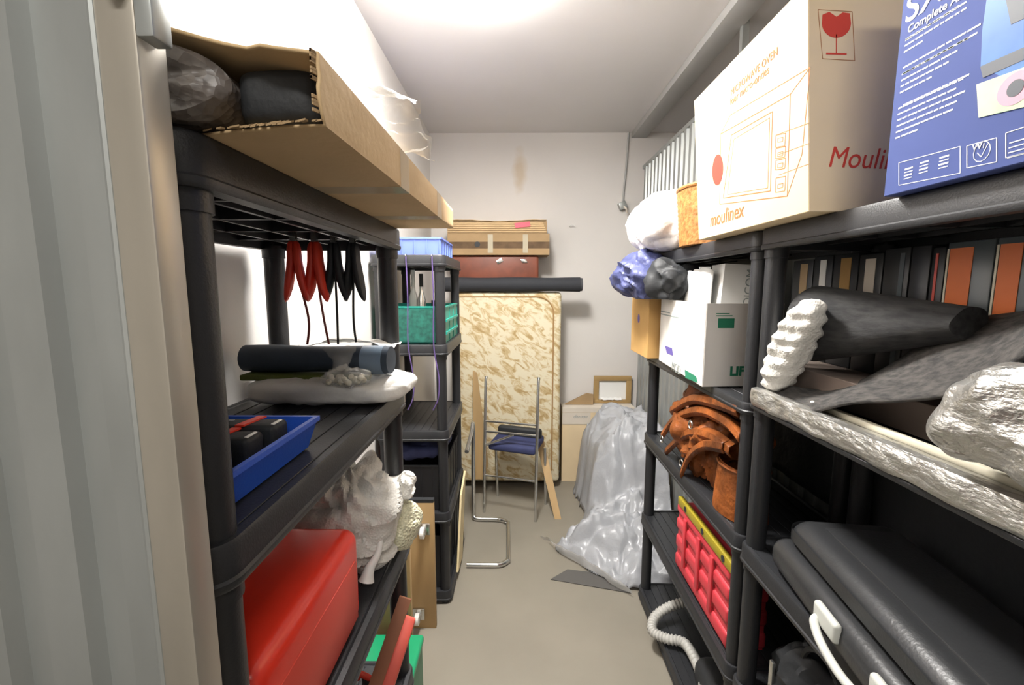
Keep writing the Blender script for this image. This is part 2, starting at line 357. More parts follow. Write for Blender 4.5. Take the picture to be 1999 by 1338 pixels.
def unit(label, x0, x1, y0, y1, tops, hs=None, loc=None, posts=None):
    t = thing('shelving_unit', label, 'shelf', ((x0+x1)/2, (y0+y1)/2, 0), 'black plastic shelving units')
    hs = hs or [.055]*5
    for z, h in zip(tops, hs): tier(x0, x1, y0, y1, z, h).build('shelf_tier', M['black'], t)
    for x in (x0+.034, x1-.034):
        for y in (y0+.034, y1-.034):
            m = MB(); zt = tops[0]-hs[0]+.01
            key = (x > (x0+x1)/2, y > (y0+y1)/2)
            if posts and key in posts: zt = posts[key]
            m.tube([(x, y, 0), (x, y, .01), (x, y, zt)], .0255, 20)
            po = m.build('post', M['black'], t)
            for z, h in zip(tops, hs):
                if z-h > .1: MB().tube([(x, y, z-h-.022), (x, y, z-h+.004)], .0285, 20).build('collar', M['black'], po)
    return t
XL0, XL1, XF0, XF1, XR0, XR1 = -.680, -.310, -.695, -.335, .65, 1.0
unit('black plastic shelving unit nearest on the left, carrying the torn long carton', XL0, XL1, .435, 1.235, [ST, 1.361, .931, .501, .071])
unit('black plastic shelving unit further back on the left, with light blue tray on top', XF0, XF1, 2.13, 2.73, [ST, 1.361, .931, .501, .071])
unit('black plastic shelving unit nearest on the right, carrying the blue printed carton', XR0, XR1, .30, 1.232, [ST, 1.361, .909, .48, .071])
unit('black plastic shelving unit further back on the right, with leather bags and red crate', XR0, XR1, 1.236, 2.215, [ST, 1.310, .909, .48, .071], [.055, .035, .055, .055, .055])
# ------------------------------------------------------------------ LEFT: long torn carton
random.seed(3)
t = thing('torn_carton', 'long torn brown cardboard carton lying on top of the nearest left shelving', 'carton', (-.36, .8, ST))
def carton_loop(y):
    f = (y-.40)/.8
    xr = -.184+.018*f; zt = 1.853-.016*f; z0 = ST+.0005; xl = -.60
    pts = []
    for k in range(13): pts.append((xl+(xr-xl)*k/12, z0))                                       # bottom
    for k in range(1, 7): pts.append((xr, z0+(zt-z0)*k/6))                                       # aisle side
    for k in range(1, 25):
        s_ = k/24; x = xr+(xl-xr)*s_
        bulge = .022*math.sin(math.pi*min(1, max(0, (s_-.06)/.85)))*(1-.55*f)
        pts.append((x, zt+bulge+.004*noise.noise(Vector((x*20, y*9, 1)))))                       # top
    for k in range(1, 6): pts.append((xl, zt+(z0-zt)*k/6))
    return pts
n = len(carton_loop(.5)); ys = [0, .004, .01, .02, .04, .07, .11, .17, .25, .35, .5, .65, .8, 1.0]; rows = []
for i in range(n):
    row = []
    # ragged cut at the open end
    q = i
    x, z = carton_loop(.44)[i]
    if i <= 12: cut = .445+max(0, (-.20-x))*.22          # bottom edge recedes to the left
    elif i <= 18: cut = .437
    elif i <= 42:
        s_ = (i-18)/24; cut = .434+.006*math.exp(-((s_-.20)/.10)**2)-.022*min(1, max(0, s_-.3)*4)
    else: cut = .42
    cut += .007*noise.noise(Vector((i*1.7, 3, 0)))+.004*noise.noise(Vector((i*5.1, 8, 0)))
    for yy in ys:
        y = cut+(1.19-cut)*yy; x, z = carton_loop(y)[i]; row.append(Vector((x, y, z)))
    rows.append(row)
mb = MB(); mb.grid(rows, True); mb.build('carton_sleeve', M['card'], t, solid=.003)
# far end flap
e = carton_loop(1.188); m = MB(); m.bm.faces.new([m.bm.verts.new(Vector((x, 1.188, z))) for x, z in e]); m.build('end_flap', M['card'], t, solid=.002)
# torn strips of board curling at the edge
m = MB()
for i in range(26):
    a = random.random(); x = -.31+a*.125; y0_ = .445+max(0, (-.20-x))*.22
    m.obox((x, y0_-.004, ST+.003), (.0025, 0, .0005), (0, .003, .002*random.random()), (0, 0, .0008))
for i in range(16):
    z = 1.797+random.random()*.055; m.obox((-.186, .434, z), (.0008, 0, 0), (.001, .003, 0), (0, 0, .0015))
m.build('torn_edge', M['cardd'], t)
for y in (.66, .70):
    lp = [p for p in carton_loop(y)]; m = MB()
    rows = [[Vector((x+(.0022 if i > 12 else 0)*(1 if i < 19 else 0), yy, z+(-.0022 if i <= 12 else (.0022 if i > 18 else 0)))) for yy in (y, y+.03)] for i, (x, z) in enumerate(lp) if x > -.42 and 2 < i < 40]
for y0_, w_ in ((.70, .05), (.98, .05)):
    m = MB(); rows = []
    for i in range(6, 34):
        row = []
        for yy in (y0_, y0_+w_):
            x, z = carton_loop(yy)[i]
            if i <= 12: z -= .0021
            elif i <= 18: x += .0021
            else: z += .0021
            if i == 12 : x += .0021
            row.append(Vector((x, yy, z)))
        rows.append(row)
    m.grid(rows); m.build('packing_tape', M['tape'], t)
# roll inside
t = thing('wrapped_roll', 'grey bubble-wrapped roll sticking out of the torn carton', 'roll', (-.35, .6, ST))
rows = []
for i in range(56):
    a = 2*math.pi*i/56; row = []
    for j in range(14):
        y = .437+.010*math.cos(a*2)+.4*(j/13)**1.5
        k = 1+.05*noise.noise(Vector((math.cos(a)*2, math.sin(a)*2, j*.6)))
        if j == 0: k *= .93
        row.append(Vector((-.352+.076*math.cos(a)*k, y, 1.829+.036*math.sin(a)*k)))
    rows.append([Vector((-.352, .432, 1.829)), Vector((-.352+.038*math.cos(a), .434+.004*math.sin(5*a), 1.829+.018*math.sin(a)))]+row)
m = MB(); m.grid(rows, True); bmesh.ops.remove_doubles(m.bm, verts=m.bm.verts[:], dist=1e-5); m.build('wrapping', M['bubble'], t)
blob((-.240, .60, 1.828), (.050, .135, .0325), .003, 20, 3, 5, None, 40, 24).build('interior_shade_block', M['dark'], t)  # added dark block, stands in for the shade inside the open carton
# crumpled film lying on the carton
def crumple_sheet(f, nu, nv, amp, sc, seed):
    rows = []
    for i in range(nu+1):
        row = []
        for j in range(nv+1):
            p = f(i/nu, j/nv); row.append(p+Vector((noise.noise(p*sc+Vector((seed, 0, 0))), noise.noise(p*sc+Vector((0, seed, 9))), abs(noise.noise(p*sc+Vector((3, 9, seed))))*1.5))*amp)
        rows.append(row)
    return MB().grid(rows)
m = crumple_sheet(lambda u, v: Vector((-.34+.185*u, .56+.30*v+.03*math.sin(u*7), 1.862+.045*u*math.sin(math.pi*v)+.004)), 40, 50, .016, 26, 4)
tag(m.build('plastic_film', M['clear'], smooth=True), 'crumpled clear plastic film on top of the long torn carton', 'plastic film')
# ------------------------------------------------------------------ clamps
CL = thing('jumper_clamp', '', 'clamp')
def clamp(grip, inner, cord, loc, label, cpts, rotz):
    t = thing('jumper_clamp', label, 'clamp', loc, 'jumper lead clamps hanging under the top left shelf')
    t.rotation_euler = (0, 0, 0)
    x, y, z = loc; cr, sr = math.cos(rotz), math.sin(rotz)
    R = lambda a, b, c: Vector((x+a*cr-b*sr, y+a*sr+b*cr, z+c))
    for s_ in (-1, 1):
        m = MB(); rows = []
        path = [(.004, 0, .0), (.007, 0, -.02), (.006, 0, -.045), (.010, 0, -.07), (.015, 0, -.105), (.024, 0, -.14)]
        wid = [.010, .014, .014, .016, .016, .006]
        for (a, b, c), w in zip(path, wid):
            rows.append([R(s_*a-.004*s_*0+dx*.5, dy, c) for dx, dy in ((-w, -w), (-w*1.15, 0), (-w, w), (0, w*1.15), (w, w), (w*1.15, 0), (w, -w), (0, -w*1.15))])
        V = [[m.bm.verts.new(p) for p in r] for r in rows]
        for i in range(len(V)-1):
            for k in range(8): m.bm.faces.new((V[i][k], V[i][(k+1) % 8], V[i+1][(k+1) % 8], V[i+1][k]))
        m.bm.faces.new(V[0]); m.bm.faces.new(V[-1][::-1]); m.build('grip', grip, t, sub=1)
    MB().tube([R(-.012, 0, -.052), R(.012, 0, -.052)], .005, 10).build('spring', M['chrome'], t)
    MB().obox(R(0, 0, .012), (.006, 0, 0), (0, .006, 0), (0, 0, .016)).build('jaw', M['chrome'], t)
    MB().tube(spline([R(0, 0, -.06)]+cpts), .0028, 8).build('cable', cord, t)
bpy.data.objects.remove(CL)
zc = 1.742
def cp(l): return [P(a, b, Y=y) for a, b, y in l]
clamp(M['redc'], M['redc'], M['redcord'], (-.492, 1.0, zc), 'red jumper clamp hanging leftmost of the four under the shelf', cp([(602, 620, 1.02), (600, 672, 1.04)]), .2)
clamp(M['redc'], M['redc'], M['redcord'], (-.452, 1.015, zc), 'red jumper clamp hanging between another red one and a black one', cp([(630, 610, 1.03), (642, 672, 1.04)]), -.1)
clamp(M['dark'], M['dark'], M['blackcord'], (-.415, 1.03, zc), 'black jumper clamp hanging next to the red clamps', cp([(658, 610, 1.04), (660, 672, 1.05)]), .1)
clamp(M['dark'], M['dark'], M['blackcord'], (-.376, 1.04, zc), 'black jumper clamp hanging rightmost of the four', cp([(690, 620, 1.05), (695, 668, 1.06)]), -.1)
# ------------------------------------------------------------------ left second tier goods
Z2 = 1.3615
tag(blob((-.455, 1.10, Z2+.030), (.195, .115, .033), .014, 9, 2, 3.2, Z2, 110, 50).build('padded_package', M['whiteplastic']),
    'flat white plastic-wrapped package under the dark roll, bulging over the shelf edge', 'package')
m = MB().box(-.655, -.345, 1.03, 1.13, Z2+.056, Z2+.070, bev=.003)
tag(m.build('folded_mat', M['green']), 'thin olive green folded mat beneath the blue-grey roll', 'mat')
t = thing('rolled_mat', 'short blue-grey rolled mat lying across the left shelf', 'roll', (-.48, 1.08, Z2+.07))
a_, b_ = Vector((-.665, 1.08, Z2+.103)), Vector((-.30, 1.055, Z2+.103))
MB().tube([a_+(b_-a_)*i/12 for i in range(13)], .033, 28, rfun=lambda f: .0325+.0015*math.sin(f*9)).build('roll_body', M['matroll'], t)
MB().tube([b_+(a_-b_)*.18+(b_-a_)*.14*i/3 for i in range(4)], .0345, 28).build('pale_wrap_band', mat('pale_blue_band', (.20, .27, .36), .4), t)
m = crumple_sheet(lambda u, v: Vector((-.56+.25*u, 1.105+.10*v, Z2+.120+.022*math.sin(math.pi*u)*(1-v)+.006*v+.0*u)), 40, 20, .010, 20, 8)
tag(m.build('crumpled_paper', M['paper'], solid=.001), 'crumpled white wrapping paper behind the blue-grey roll', 'paper')
t = thing('pellet_bag', 'small knotted clear bag of cream pellets in front of the roll', 'bag', (-.42, .99, Z2+.06))
pc = P(675, 755, Y=1.0)
m = MB(); random.seed(5)
for i in range(26):
    b = bmesh.new(); bmesh.ops.create_icosphere(b, subdivisions=2, radius=.007)
    m.add(b, Matrix.Translation((pc.x+random.uniform(-.035, .04), 1.0+random.uniform(-.012, .012), Z2+.060+random.uniform(0, .014))))
o = m.build('pellets', M['pellets'], t); o['kind'] = 'stuff'
blob((pc.x, 1.0, Z2+.072), (.055, .028, .020), .012, 40, 3, 2, Z2+.05, 50, 30).build('bag_film', M['clear'], t)
m = crumple_sheet(lambda u, v: Vector((pc.x-.01+(u-.5)*(.02+.06*v), 1.0-.012*math.sin(u*3.1), Z2+.086+.055*v)), 16, 16, .008, 50, 3)
m.build('bag_neck', M['clear'], t)
# blue tray with cells
def crate(t, x0, x1, y0, y1, z0, z1, m_, flare=.012, th=.004, lip=.008, ribs=0, name='crate_body', rib_h=None):
    m = MB()
    def ring(e, z): return [(x0-e, y0-e, z), (x1+e, y0-e, z), (x1+e, y1+e, z), (x0-e, y1+e, z)]
    prof_ = [(0, z0), (flare, z1-lip), (flare+.004, z1-lip), (flare+.004, z1), (flare-th, z1), (-th, z0+th)]
    V = [[m.bm.verts.new(Vector(p)) for p in ring(e, z)] for e, z in prof_]
    for i in range(len(V)-1):
        for k in range(4): m.bm.faces.new((V[i][k], V[i][(k+1) % 4], V[i+1][(k+1) % 4], V[i+1][k]))
    m.bm.faces.new(V[0]); m.bm.faces.new(V[-1])
    if ribs:
        for (ax, c0, c1) in ((0, x0, x1), (1, y0, y1)):
            for k in range(ribs+1):
                c = c0+(c1-c0)*k/ribs
                for side in (0, 1):
                    if ax == 0: yy = (y0-flare-.002, y0) if side == 0 else (y1, y1+flare+.002); m.box(c-.0015, c+.0015, yy[0], yy[1], z0+.004, z1-.002)
                    else: xx = (x0-flare-.002, x0) if side == 0 else (x1, x1+flare+.002); m.box(xx[0], xx[1], c-.0015, c+.0015, z0+.004, z1-.002)
    return m.build(name, m_, t, smooth=False)
t = thing('storage_tray', 'cobalt blue plastic tray at the front of the left middle shelf', 'tray', (-.47, .63, Z2))
crate(t, -.62, -.362, .51, .745, Z2, Z2+.052, M['blue'])
random.seed(8)
lab = [('black battery pack with orange strap, nearest in the blue tray', .53), ('black battery pack with red strap, second from the front of the blue tray', .585), ('black battery pack in the blue tray between two red straps', .64), ('black battery pack furthest back in the blue tray', .695)]
for k, (l, y) in enumerate(lab):
    t = thing('battery_pack', l, 'battery', (-.49, y, Z2+.006), 'black packs in the blue tray')
    x1_ = (-.425, -.41, -.395, -.385)[k]
    MB().box(-.60, x1_, y-.012, y+.034, Z2+.005, Z2+.048+.003*k, bev=.008, seg=3).build('case', M['dark'], t)
    zt = Z2+.0482+.003*k
    MB().obox((x1_-.05, y+.012, zt+.001), (.007, .0, 0), (.004, .026, 0), (0, 0, .0015)).build('strap', M['orange' if k in (0,) else 'redc'], t)
    f = Face((x1_-.125, y, zt), (1, 0, 0), (0, 1, 0)); m = MB()
    for r_ in range(4): f.line(m, (0, .002+r_*.006), (.045-random.random()*.01, .002+r_*.006), .0022)
    m.build('printed_lines', M['inkwhite'], t)
    MB().obox((x1_-.008, y+.011, zt-.004), (.003, 0, 0), (0, .014, 0), (0, 0, .005), bev=.002).build('terminal', M['white'], t)
# ------------------------------------------------------------------ red case on third tier
Z3 = .9315
t = thing('red_case', 'large glossy red plastic case on the lower left shelf', 'case', (-.45, .72, Z3))
MB().box(-.62, -.335, .515, .895, Z3, 1.135, bev=.028, seg=6).build('shell', M['red'], t)
MB().box(-.345, -.3325, .545, .865, Z3+.012, 1.075, bev=.005).build('side_panel', mat('matt_red_panel', (.66, .075, .05), .5), t)
# bubble wrap bundle
t = thing('bubble_wrap_bundle', 'white bubble wrap bundle spilling over the lower left shelf behind the red case', 'packaging', (-.4, 1.06, Z3))
blob((-.43, 1.075, 1.06), (.125, .12, .135), .05, 9, 17, 2.3, Z3, 100, 60).build('wrap_body', M['bubblew'], t)
blob((-.315, 1.13, 1.01), (.055, .06, .065), .018, 12, 9, 2.0, Z3+.002, 50, 30).build('yellow_wrap', mat('yellowish_bubble_wrap', (.72, .70, .50), .4, bump=1, bscale=150, voro=True), t)
c0 = P(745, 1020, Y=1.03); c1 = P(740, 1075, Y=1.0); c2 = P(722, 1110, Y=.98); c3 = P(715, 1135, Y=.97)
MB().tube(spline([c0, c1, c2, c3], 5), .01, 12, rfun=lambda f: .006+.013*f*f).build('hanging_corner', M['white'], t)
blob(P(790, 955, Y=1.13), (.03, .025, .028), .02, 25, 12, 2, None, 36, 24).build('wrap_corner', M['bubblew'], t)
# dolly
def dolly():
    t = thing('furniture_dolly', 'wooden dolly board with white castors standing upright beyond the nearest left shelving', 'dolly', (-.46, 1.96, 0))
    MB().box(-.66, -.385, 1.965, 1.992, 0, .64, bev=.003).build('board', M['wood'], t)
    MB().box(-.66, -.385, 1.9655, 1.9915, .6402, .655).build('rubber_edge', M['dark'], t)
    for px, py in ((825, 1040), (815, 1208)):
        c = P(px, py, Y=1.93)
        o = MB().obox((c.x, 1.958, c.z), (.028, 0, 0), (0, .004, 0), (0, 0, .028), bev=.002).build('castor_plate', M['chrome'], t)
        f = MB(); f.obox((c.x-.012, 1.94, c.z), (.0015, 0, 0), (0, .018, 0), (0, 0, .012)); f.obox((c.x+.012, 1.94, c.z), (.0015, 0, 0), (0, .018, 0), (0, 0, .012)); f.build('castor_fork', M['chrome'], o)
        MB().tube([(c.x-.009, 1.925, c.z), (c.x+.009, 1.925, c.z)], .026, 24).build('castor_wheel', M['white'], o)
    return t
dolly()
tag(MB().box(-.58, -.42, 1.64, 1.662, 0, .60, bev=.002).build('plywood_sheet', M['wood']), 'pale plywood sheet standing just behind the post of the nearest left shelving', 'board')
# green case, plank, salmon panel
t = thing('green_crate', 'green plastic crate on the floor at the foot of the left shelving', 'crate', (-.42, 1.45, 0))
MB().box(-.56, -.368, 1.30, 1.60, 0, .245, bev=.012, seg=4).build('body', mat('dark_green_plastic', (.008, .16, .07), .4), t)
MB().box(-.565, -.362, 1.295, 1.605, .2455, .278, bev=.012, seg=4).build('lid', M['greenb'], t)
a_, b_ = P(788, 1178, X=-.300), P(650, 1600, X=-.365)
a_, b_ = Vector((-.300, 1.115, .80)), Vector((-.40, .985, .51))
m = MB().bar(a_, b_, .034, .012, up=(0, 1, 0), bev=.001)
tag(m.build('wooden_plank', M['woodm']), 'reddish-brown wooden plank leaning in the lower left shelf', 'plank')
m = MB().bar((-.298, 1.135, .73), (-.37, .99, .512), .045, .02, up=(0, 1, 0), bev=.008)
tag(m.build('salmon_panel', M['salmon']), 'salmon red plastic panel leaning beside the reddish-brown plank', 'panel')
t = thing('red_pliers', 'red-handled tool lying in the shelf beneath the red case', 'tool', (-.38, 1.05, .505))
for s_ in (0, .028): MB().tube(spline([(-.40-s_, 1.09, .58), (-.42-s_*1.6, 1.05, .66), (-.37-s_*.5, 1.09, .76)]), .008, 10).build('handle', M['redc'], t)
MB().obox((-.405, 1.10, .54), (.018, 0, 0), (0, .006, 0), (0, 0, .035), bev=.004).build('jaw', M['chrome'], t)
# ------------------------------------------------------------------ far left unit goods
t = thing('stacking_tray', 'light blue stacking tray on top of the further left shelving', 'tray', (-.5, 2.4, ST))
crate(t, XF0+.03, -.365, 2.16, 2.52, ST, ST+.082, M['bluel'], flare=.006, th=.006, ribs=5, name='tray_body')
t = thing('storage_crate', 'turquoise plastic crate with mesh side on the further left shelving', 'crate', (-.5, 2.4, 1.361))
crate(t, XF0+.02, -.352, 2.19, 2.62, 1.3615, 1.545, M['turq'], flare=.002, th=.005, ribs=3, name='crate_body')
m = MB()
for k in range(2):
    m.box(-.350, -.342, 2.19, 2.62, 1.405+k*.062, 1.417+k*.062)
m.build('side_rail', M['turq'], t, smooth=False)
MB().box(-.66, -.38, 2.176, 2.181, 1.37, 1.53).build('mesh_panel', M['turqd'], t)
for k, (px, hgt, mm, l) in enumerate(((806, .36, 'paper', 'pale bottle standing at the left in the turquoise crate'), (822, .34, 'chrome', 'silver spray bottle standing in the turquoise crate'), (845, .20, 'redc', 'red-capped jar in the turquoise crate'))):
    x = P(px, 540, Y=2.4).x; z0 = 1.3685
    t = thing('bottle', l, 'bottle', (x, 2.4, z0), 'bottles in the turquoise crate')
    MB().tube([(x, 2.4, z0), (x, 2.4, z0+hgt*.6), (x, 2.4, z0+hgt*.72), (x, 2.4, z0+hgt*.8)], .02, 16, rfun=lambda f: (.022 if f < .5 else .010)).build('bottle_body', M[mm], t)
    MB().tube([(x, 2.4, z0+hgt*.8), (x, 2.4, z0+hgt)], .011, 12).build('cap', M['dark' if k else 'paper'], t)
for px, l in ((843, 'purple elastic cord hanging over the open bays of the further left shelving'), (792, 'purple elastic cord hanging beside the far post of the nearest left shelving')):
    h = P(px, 500, Y=2.122)
    t = thing('elastic_cord', l, 'cord', h, 'purple cords hooked on the further left shelving')
    MB().tube(spline([h+Vector((.0, .0, .0)), h+Vector((.004, -.002, -.2)), h+Vector((0, -.003, -.42)), h+Vector((.022, -.006, -.58)), h+Vector((.018, -.012, -.68)), h+Vector((-.008, -.012, -.74))], 8), .0032, 8).build('cord', M['purple'], t)
    MB().tube(arc(h+Vector((0, .006, 0)), .010, 0, 4.2, 8, (0, -1, 0), (0, 0, 1)), .0022, 8).build('hook', M['chrome'], t)
t = thing('black_crate', 'black plastic crate on the lower bay of the further left shelving', 'crate', (-.5, 2.4, .505))
crate(t, -.66, -.365, 2.17, 2.65, .5015, .74, M['black'], flare=.004, ribs=5)
tag(blob((-.51, 2.40, .790), (.14, .22, .045), .02, 12, 4, 3, .7405, 60, 30).build('folded_cloth', M['navy']), 'navy folded cloth lying on the black crate', 'cloth')
t = thing('black_crate', 'black plastic crate at the bottom of the further left shelving', 'crate', (-.5, 2.4, .071))
crate(t, -.66, -.365, 2.17, 2.65, .0715, .36, M['black'], flare=.004, ribs=5)
m = MB().prism([(2.32, .05), (2.52, .02), (2.66, .50), (2.46, .44)], lambda a, b: Vector((-.331+.02*(b-.2), a, b)), lambda a, b: Vector((-.320+.02*(b-.2), a, b)))
tag(m.build('cream_board', M['creamb'], smooth=False), 'cream board leaning against the side of the further left shelving', 'board')
# ------------------------------------------------------------------ back: bed, roll, cases
t = thing('folding_bed', 'folded guest bed with floral beige mattress standing against the back wall', 'bed', (-.05, 3.6, 0))
MB().box(-.50, .352, 3.47, 3.60, .06, 1.60, bev=.03, seg=4).build('mattress', M['floral'], t)
MB().box(-.50, .352, 3.605, 3.74, .06, 1.60, bev=.03, seg=4).build('mattress', M['floral'], t)
pp = [Vector((-.44, 3.468, .14)), Vector((-.44, 3.468, 1.54))]+[Vector((-.44, 3.468, 1.54))]
loop = [Vector((-.455, 3.468, .16)), Vector((-.455, 3.468, 1.565))]+arc((.16, 3.468, 1.435), .13, math.pi/2, 0, 8, (1, 0, 0), (0, 0, 1))+[Vector((.288, 3.468, .16))]
MB().tube(loop, .006, 8).build('piping', mat('tan_piping', (.40, .24, .10), .7), t)
m = MB()
for x in (-.44, .29):
    m.tube([(x, 3.53, 0.02), (x, 3.53, .07)], .012, 10); m.tube([(x, 3.70, 0.02), (x, 3.70, .07)], .012, 10)
m.build('bed_legs', M['chrome'], t)
t = thing('dark_roll', 'long dark grey foam roll lying across the top of the floral folded bed', 'roll', (-.05, 3.42, 1.60))
MB().tube([(-.62+1.11*i/20, 3.47, 1.658) for i in range(21)], .055, 28, rfun=lambda f: .054+.002*math.sin(f*14)).build('roll_body', mat('charcoal_foam', (.028, .030, .036), .8), t)
MB().tube([(.4905, 3.47, 1.658), (.507, 3.47, 1.658)], .0505, 24).build('roll_end', mat('grey_foam_end', (.07, .07, .075), .8), t)
t = thing('leather_suitcase', 'reddish-brown leather suitcase under the brown cartons at the back', 'suitcase', (-.17, 3.66, 1.72))
MB().box(-.52, .175, 3.53, 3.78, 1.602, 1.885, bev=.02, seg=4).build('shell', M['suitcase'], t)
for x in (-.13, .06): MB().obox((x, 3.526, 1.84), (.022, 0, .012 if x < 0 else 0), (0, .004, 0), (-.008, 0, .014), bev=.002).build('latch', M['chrome'], t)
t = thing('flat_carton', 'flat brown carton between suitcase and topmost carton', 'carton', (-.1, 3.6, 1.885))
MB().box(-.53, .255, 3.50, 3.785, 1.8855, 2.045).build('carton_body', M['cardd'], t, smooth=False)
m = MB().box(-.53, .255, 3.4985, 3.4998, 1.935, 1.985); m.build('side_strip', mat('dark_brown_board', (.16, .10, .055), .9, var=.4, vscale=12), t, smooth=False)
for x in (-.2, .07): MB().box(x-.02, x+.02, 3.4968, 3.4983, 1.90, 2.04).build('tape_strip', M['tape'], t)
MB().tube([(-.30, 3.4965, 1.965), (-.30, 3.4955, 1.965)], .022, 20).build('round_mark', M['dark'], t)
t = thing('flat_carton', 'topmost flat brown carton with a pink sticker near the back wall', 'carton', (-.1, 3.6, 2.05))
m = crumple_sheet(lambda u, v: Vector((-.53+.76*u, 3.49+.29*v, 2.142+.006*math.sin(u*9))), 30, 12, .004, 12, 5); m.build('loose_flaps', M['card'], t, solid=.004)
MB().box(-.53, .235, 3.50, 3.785, 2.0455, 2.138, bev=.002).build('carton_body', M['cardd'], t, smooth=False)
m = MB(); random.seed(2)
for k in range(5): m.box(-.53+.003*k, .23-.006*k, 3.494, 3.4992, 2.055+k*.016, 2.064+k*.016)
m.build('board_layers', M['card'], t, smooth=False)
MB().obox(P(1020, 439, Y=3.486), (.058, 0, .006), (0, .001, 0), (-.004, 0, .018)).build('pink_sticker', M['pink'], t)
# chairs
t = thing('visitor_chair', 'chrome framed chair with navy seat in front of the floral bed', 'chair', (-.05, 3.1, 0))
A, B = Vector((-.234, 3.09, 0)), Vector((.136, 2.96, 0)); dn = Vector((.33, .94, 0)).normalized()
for q, zt in ((A, 1.0), (B, 1.02)):
    MB().tube([q+Vector((0, 0, 0.001)), q+dn*.02+Vector((0, 0, .5)), q+dn*.05+Vector((0, 0, zt-.02)), q+dn*.06+Vector((0, 0, zt))], .0105, 12).build('leg', M['chrome'], t)
for q in (A, B):
    q2 = q+dn*.27; MB().tube([q2+Vector((0, 0, .001)), q2+dn*-.04+Vector((0, 0, .46))], .0105, 12).build('leg', M['chrome'], t)
m = MB(); d = (B-A)
for z, o_ in ((.68, .03), (.605, .028), (.28, .012)): MB().tube([A+dn*o_+Vector((0, 0, z)), B+dn*o_+Vector((0, 0, z+.01))], .0075, 10).build('crossbar', M['chrome'], t)
m.tube([A+dn*.02+Vector((0, 0, .50)), A+d*.55+dn*.03+Vector((0, 0, .60))], .008, 8)
m.build('brace', M['chrome'], t)
c = (A+B)/2+dn*.16+Vector((0, 0, .50)); ax = (B-A).normalized()
MB().obox(c, ax*.178, dn*.125+Vector((0, 0, .012)), Vector((0, 0, .028)), bev=.02, seg=4).build('seat', M['navy'], t)
MB().obox(c+Vector((0, 0, .055))+dn*.07, ax*.17, dn*.03, Vector((0, 0, .042)), bev=.02, seg=4).build('back_pad', M['dark'], t)
t = thing('cantilever_chair', 'bare chrome cantilever tube frame sticking out from behind the far left shelving', 'chair', (-.2, 2.7, 0))
r_ = .015; z_ = .0155
loop = [Vector((-.300, 3.02, .68)), Vector((-.300, 3.0, .4)), Vector((-.300, 2.985, .06)), Vector((-.295, 2.975, .025)), Vector((-.27, 2.965, z_)), Vector((-.13, 2.96, z_))]
loop += arc((-.125, 2.885, z_), .07, math.pi/2, 0, 6, (1, 0, 0), (0, 1, 0))+arc((-.115, 2.51, z_), .07, 0, -math.pi/2, 6, (1, 0, 0), (0, 1, 0))+[Vector((-.29, 2.44, z_))]
MB().tube(spline(loop, 3), r_, 14).build('base_tube', M['chrome'], t)
MB().tube(spline([(-.300, 3.02, .665), (-.300, 3.0, .70), (-.303, 2.93, .655), (-.315, 2.80, .60), (-.318, 2.76, .585)], 5), .014, 12).build('arm_tube', M['chrome'], t)
tag(MB().prism([(-.335, 1.0), (-.30, .98), (-.215, .27), (-.245, .16), (-.325, .16)], lambda a, b: Vector((a, 3.28+.1*b, b)), lambda a, b: Vector((a, 3.298+.1*b, b))).build('leaning_board', M['wood'], smooth=False), 'pale wooden board leaning left of the navy-seated chair', 'board')
tag(MB().prism([(.215, .47), (.165, .50), (.165, .42), (.275, .0), (.322, .0)], lambda a, b: Vector((a, 2.99+.6*b, b+.001)), lambda a, b: Vector((a, 3.008+.6*b, b+.001))).build('leaning_board', M['wood'], smooth=False), 'narrow pale wooden board leaning right of the navy-seated chair', 'board')
# back right: cartons, frame
t = thing('pale_carton', 'large pale flat carton standing against the back wall beneath the picture frame', 'carton', (.65, 3.7, 0))
MB().box(.385, .985, 3.62, 3.77, 0, .60, bev=.002).build('carton_body', M['cardc'], t, smooth=False)
MB().box(.384, .986, 3.619, 3.771, .6005, .645, bev=.002).build('lid', M['cardp'], t, smooth=False)
f = Face((.385, 3.6195, .40), (1, 0, 0), (0, 0, 1)); m = MB()
MB().box(.384, .62, 3.616, 3.619, .50, .60).build('pale_label', M['cardp'], t, smooth=False)
f = Face((.385, 3.6158, .50), (1, 0, 0), (0, 0, 1)); f.text('dismon', .09, .055, .04, M['inkgrey'], t, shear=.3)
tag(MB().prism([(.41, .647), (.60, .745), (.655, .735), (.655, .647)], lambda a, b: Vector((a, 3.70, b)), lambda a, b: Vector((a, 3.72, b))).build('cardboard_flap', M['cardd'], smooth=False), 'torn triangular piece of brown cardboard left of the picture frame', 'cardboard')
t = thing('picture_frame', 'small wooden picture frame with white sheet leaning on the back wall', 'picture frame', (.83, 3.72, .65))
zz0, zz1, xx0, xx1 = .647, .885, .665, .985
m = MB(); w_ = .042
m.box(xx0, xx1, 3.745, 3.77, zz1-w_, zz1, bev=.003).box(xx0, xx1, 3.745, 3.77, zz0, zz0+w_*.7, bev=.003).box(xx0, xx0+w_, 3.746, 3.769, zz0+w_*.7-.001, zz1-w_+.001).box(xx1-w_, xx1, 3.746, 3.769, zz0+w_*.7-.001, zz1-w_+.001)
m.build('frame', M['woodf'], t); MB().box(xx0+.02, xx1-.02, 3.764, 3.768, zz0+.02, zz1-.02).build('backing_sheet', M['paper'], t, smooth=False)
m = crumple_sheet(lambda u, v: Vector((.72+.18*u, 3.73+.03*v, .678+.012*v)), 12, 5, .008, 40, 6); m.build('torn_paper', M['paper'], t)
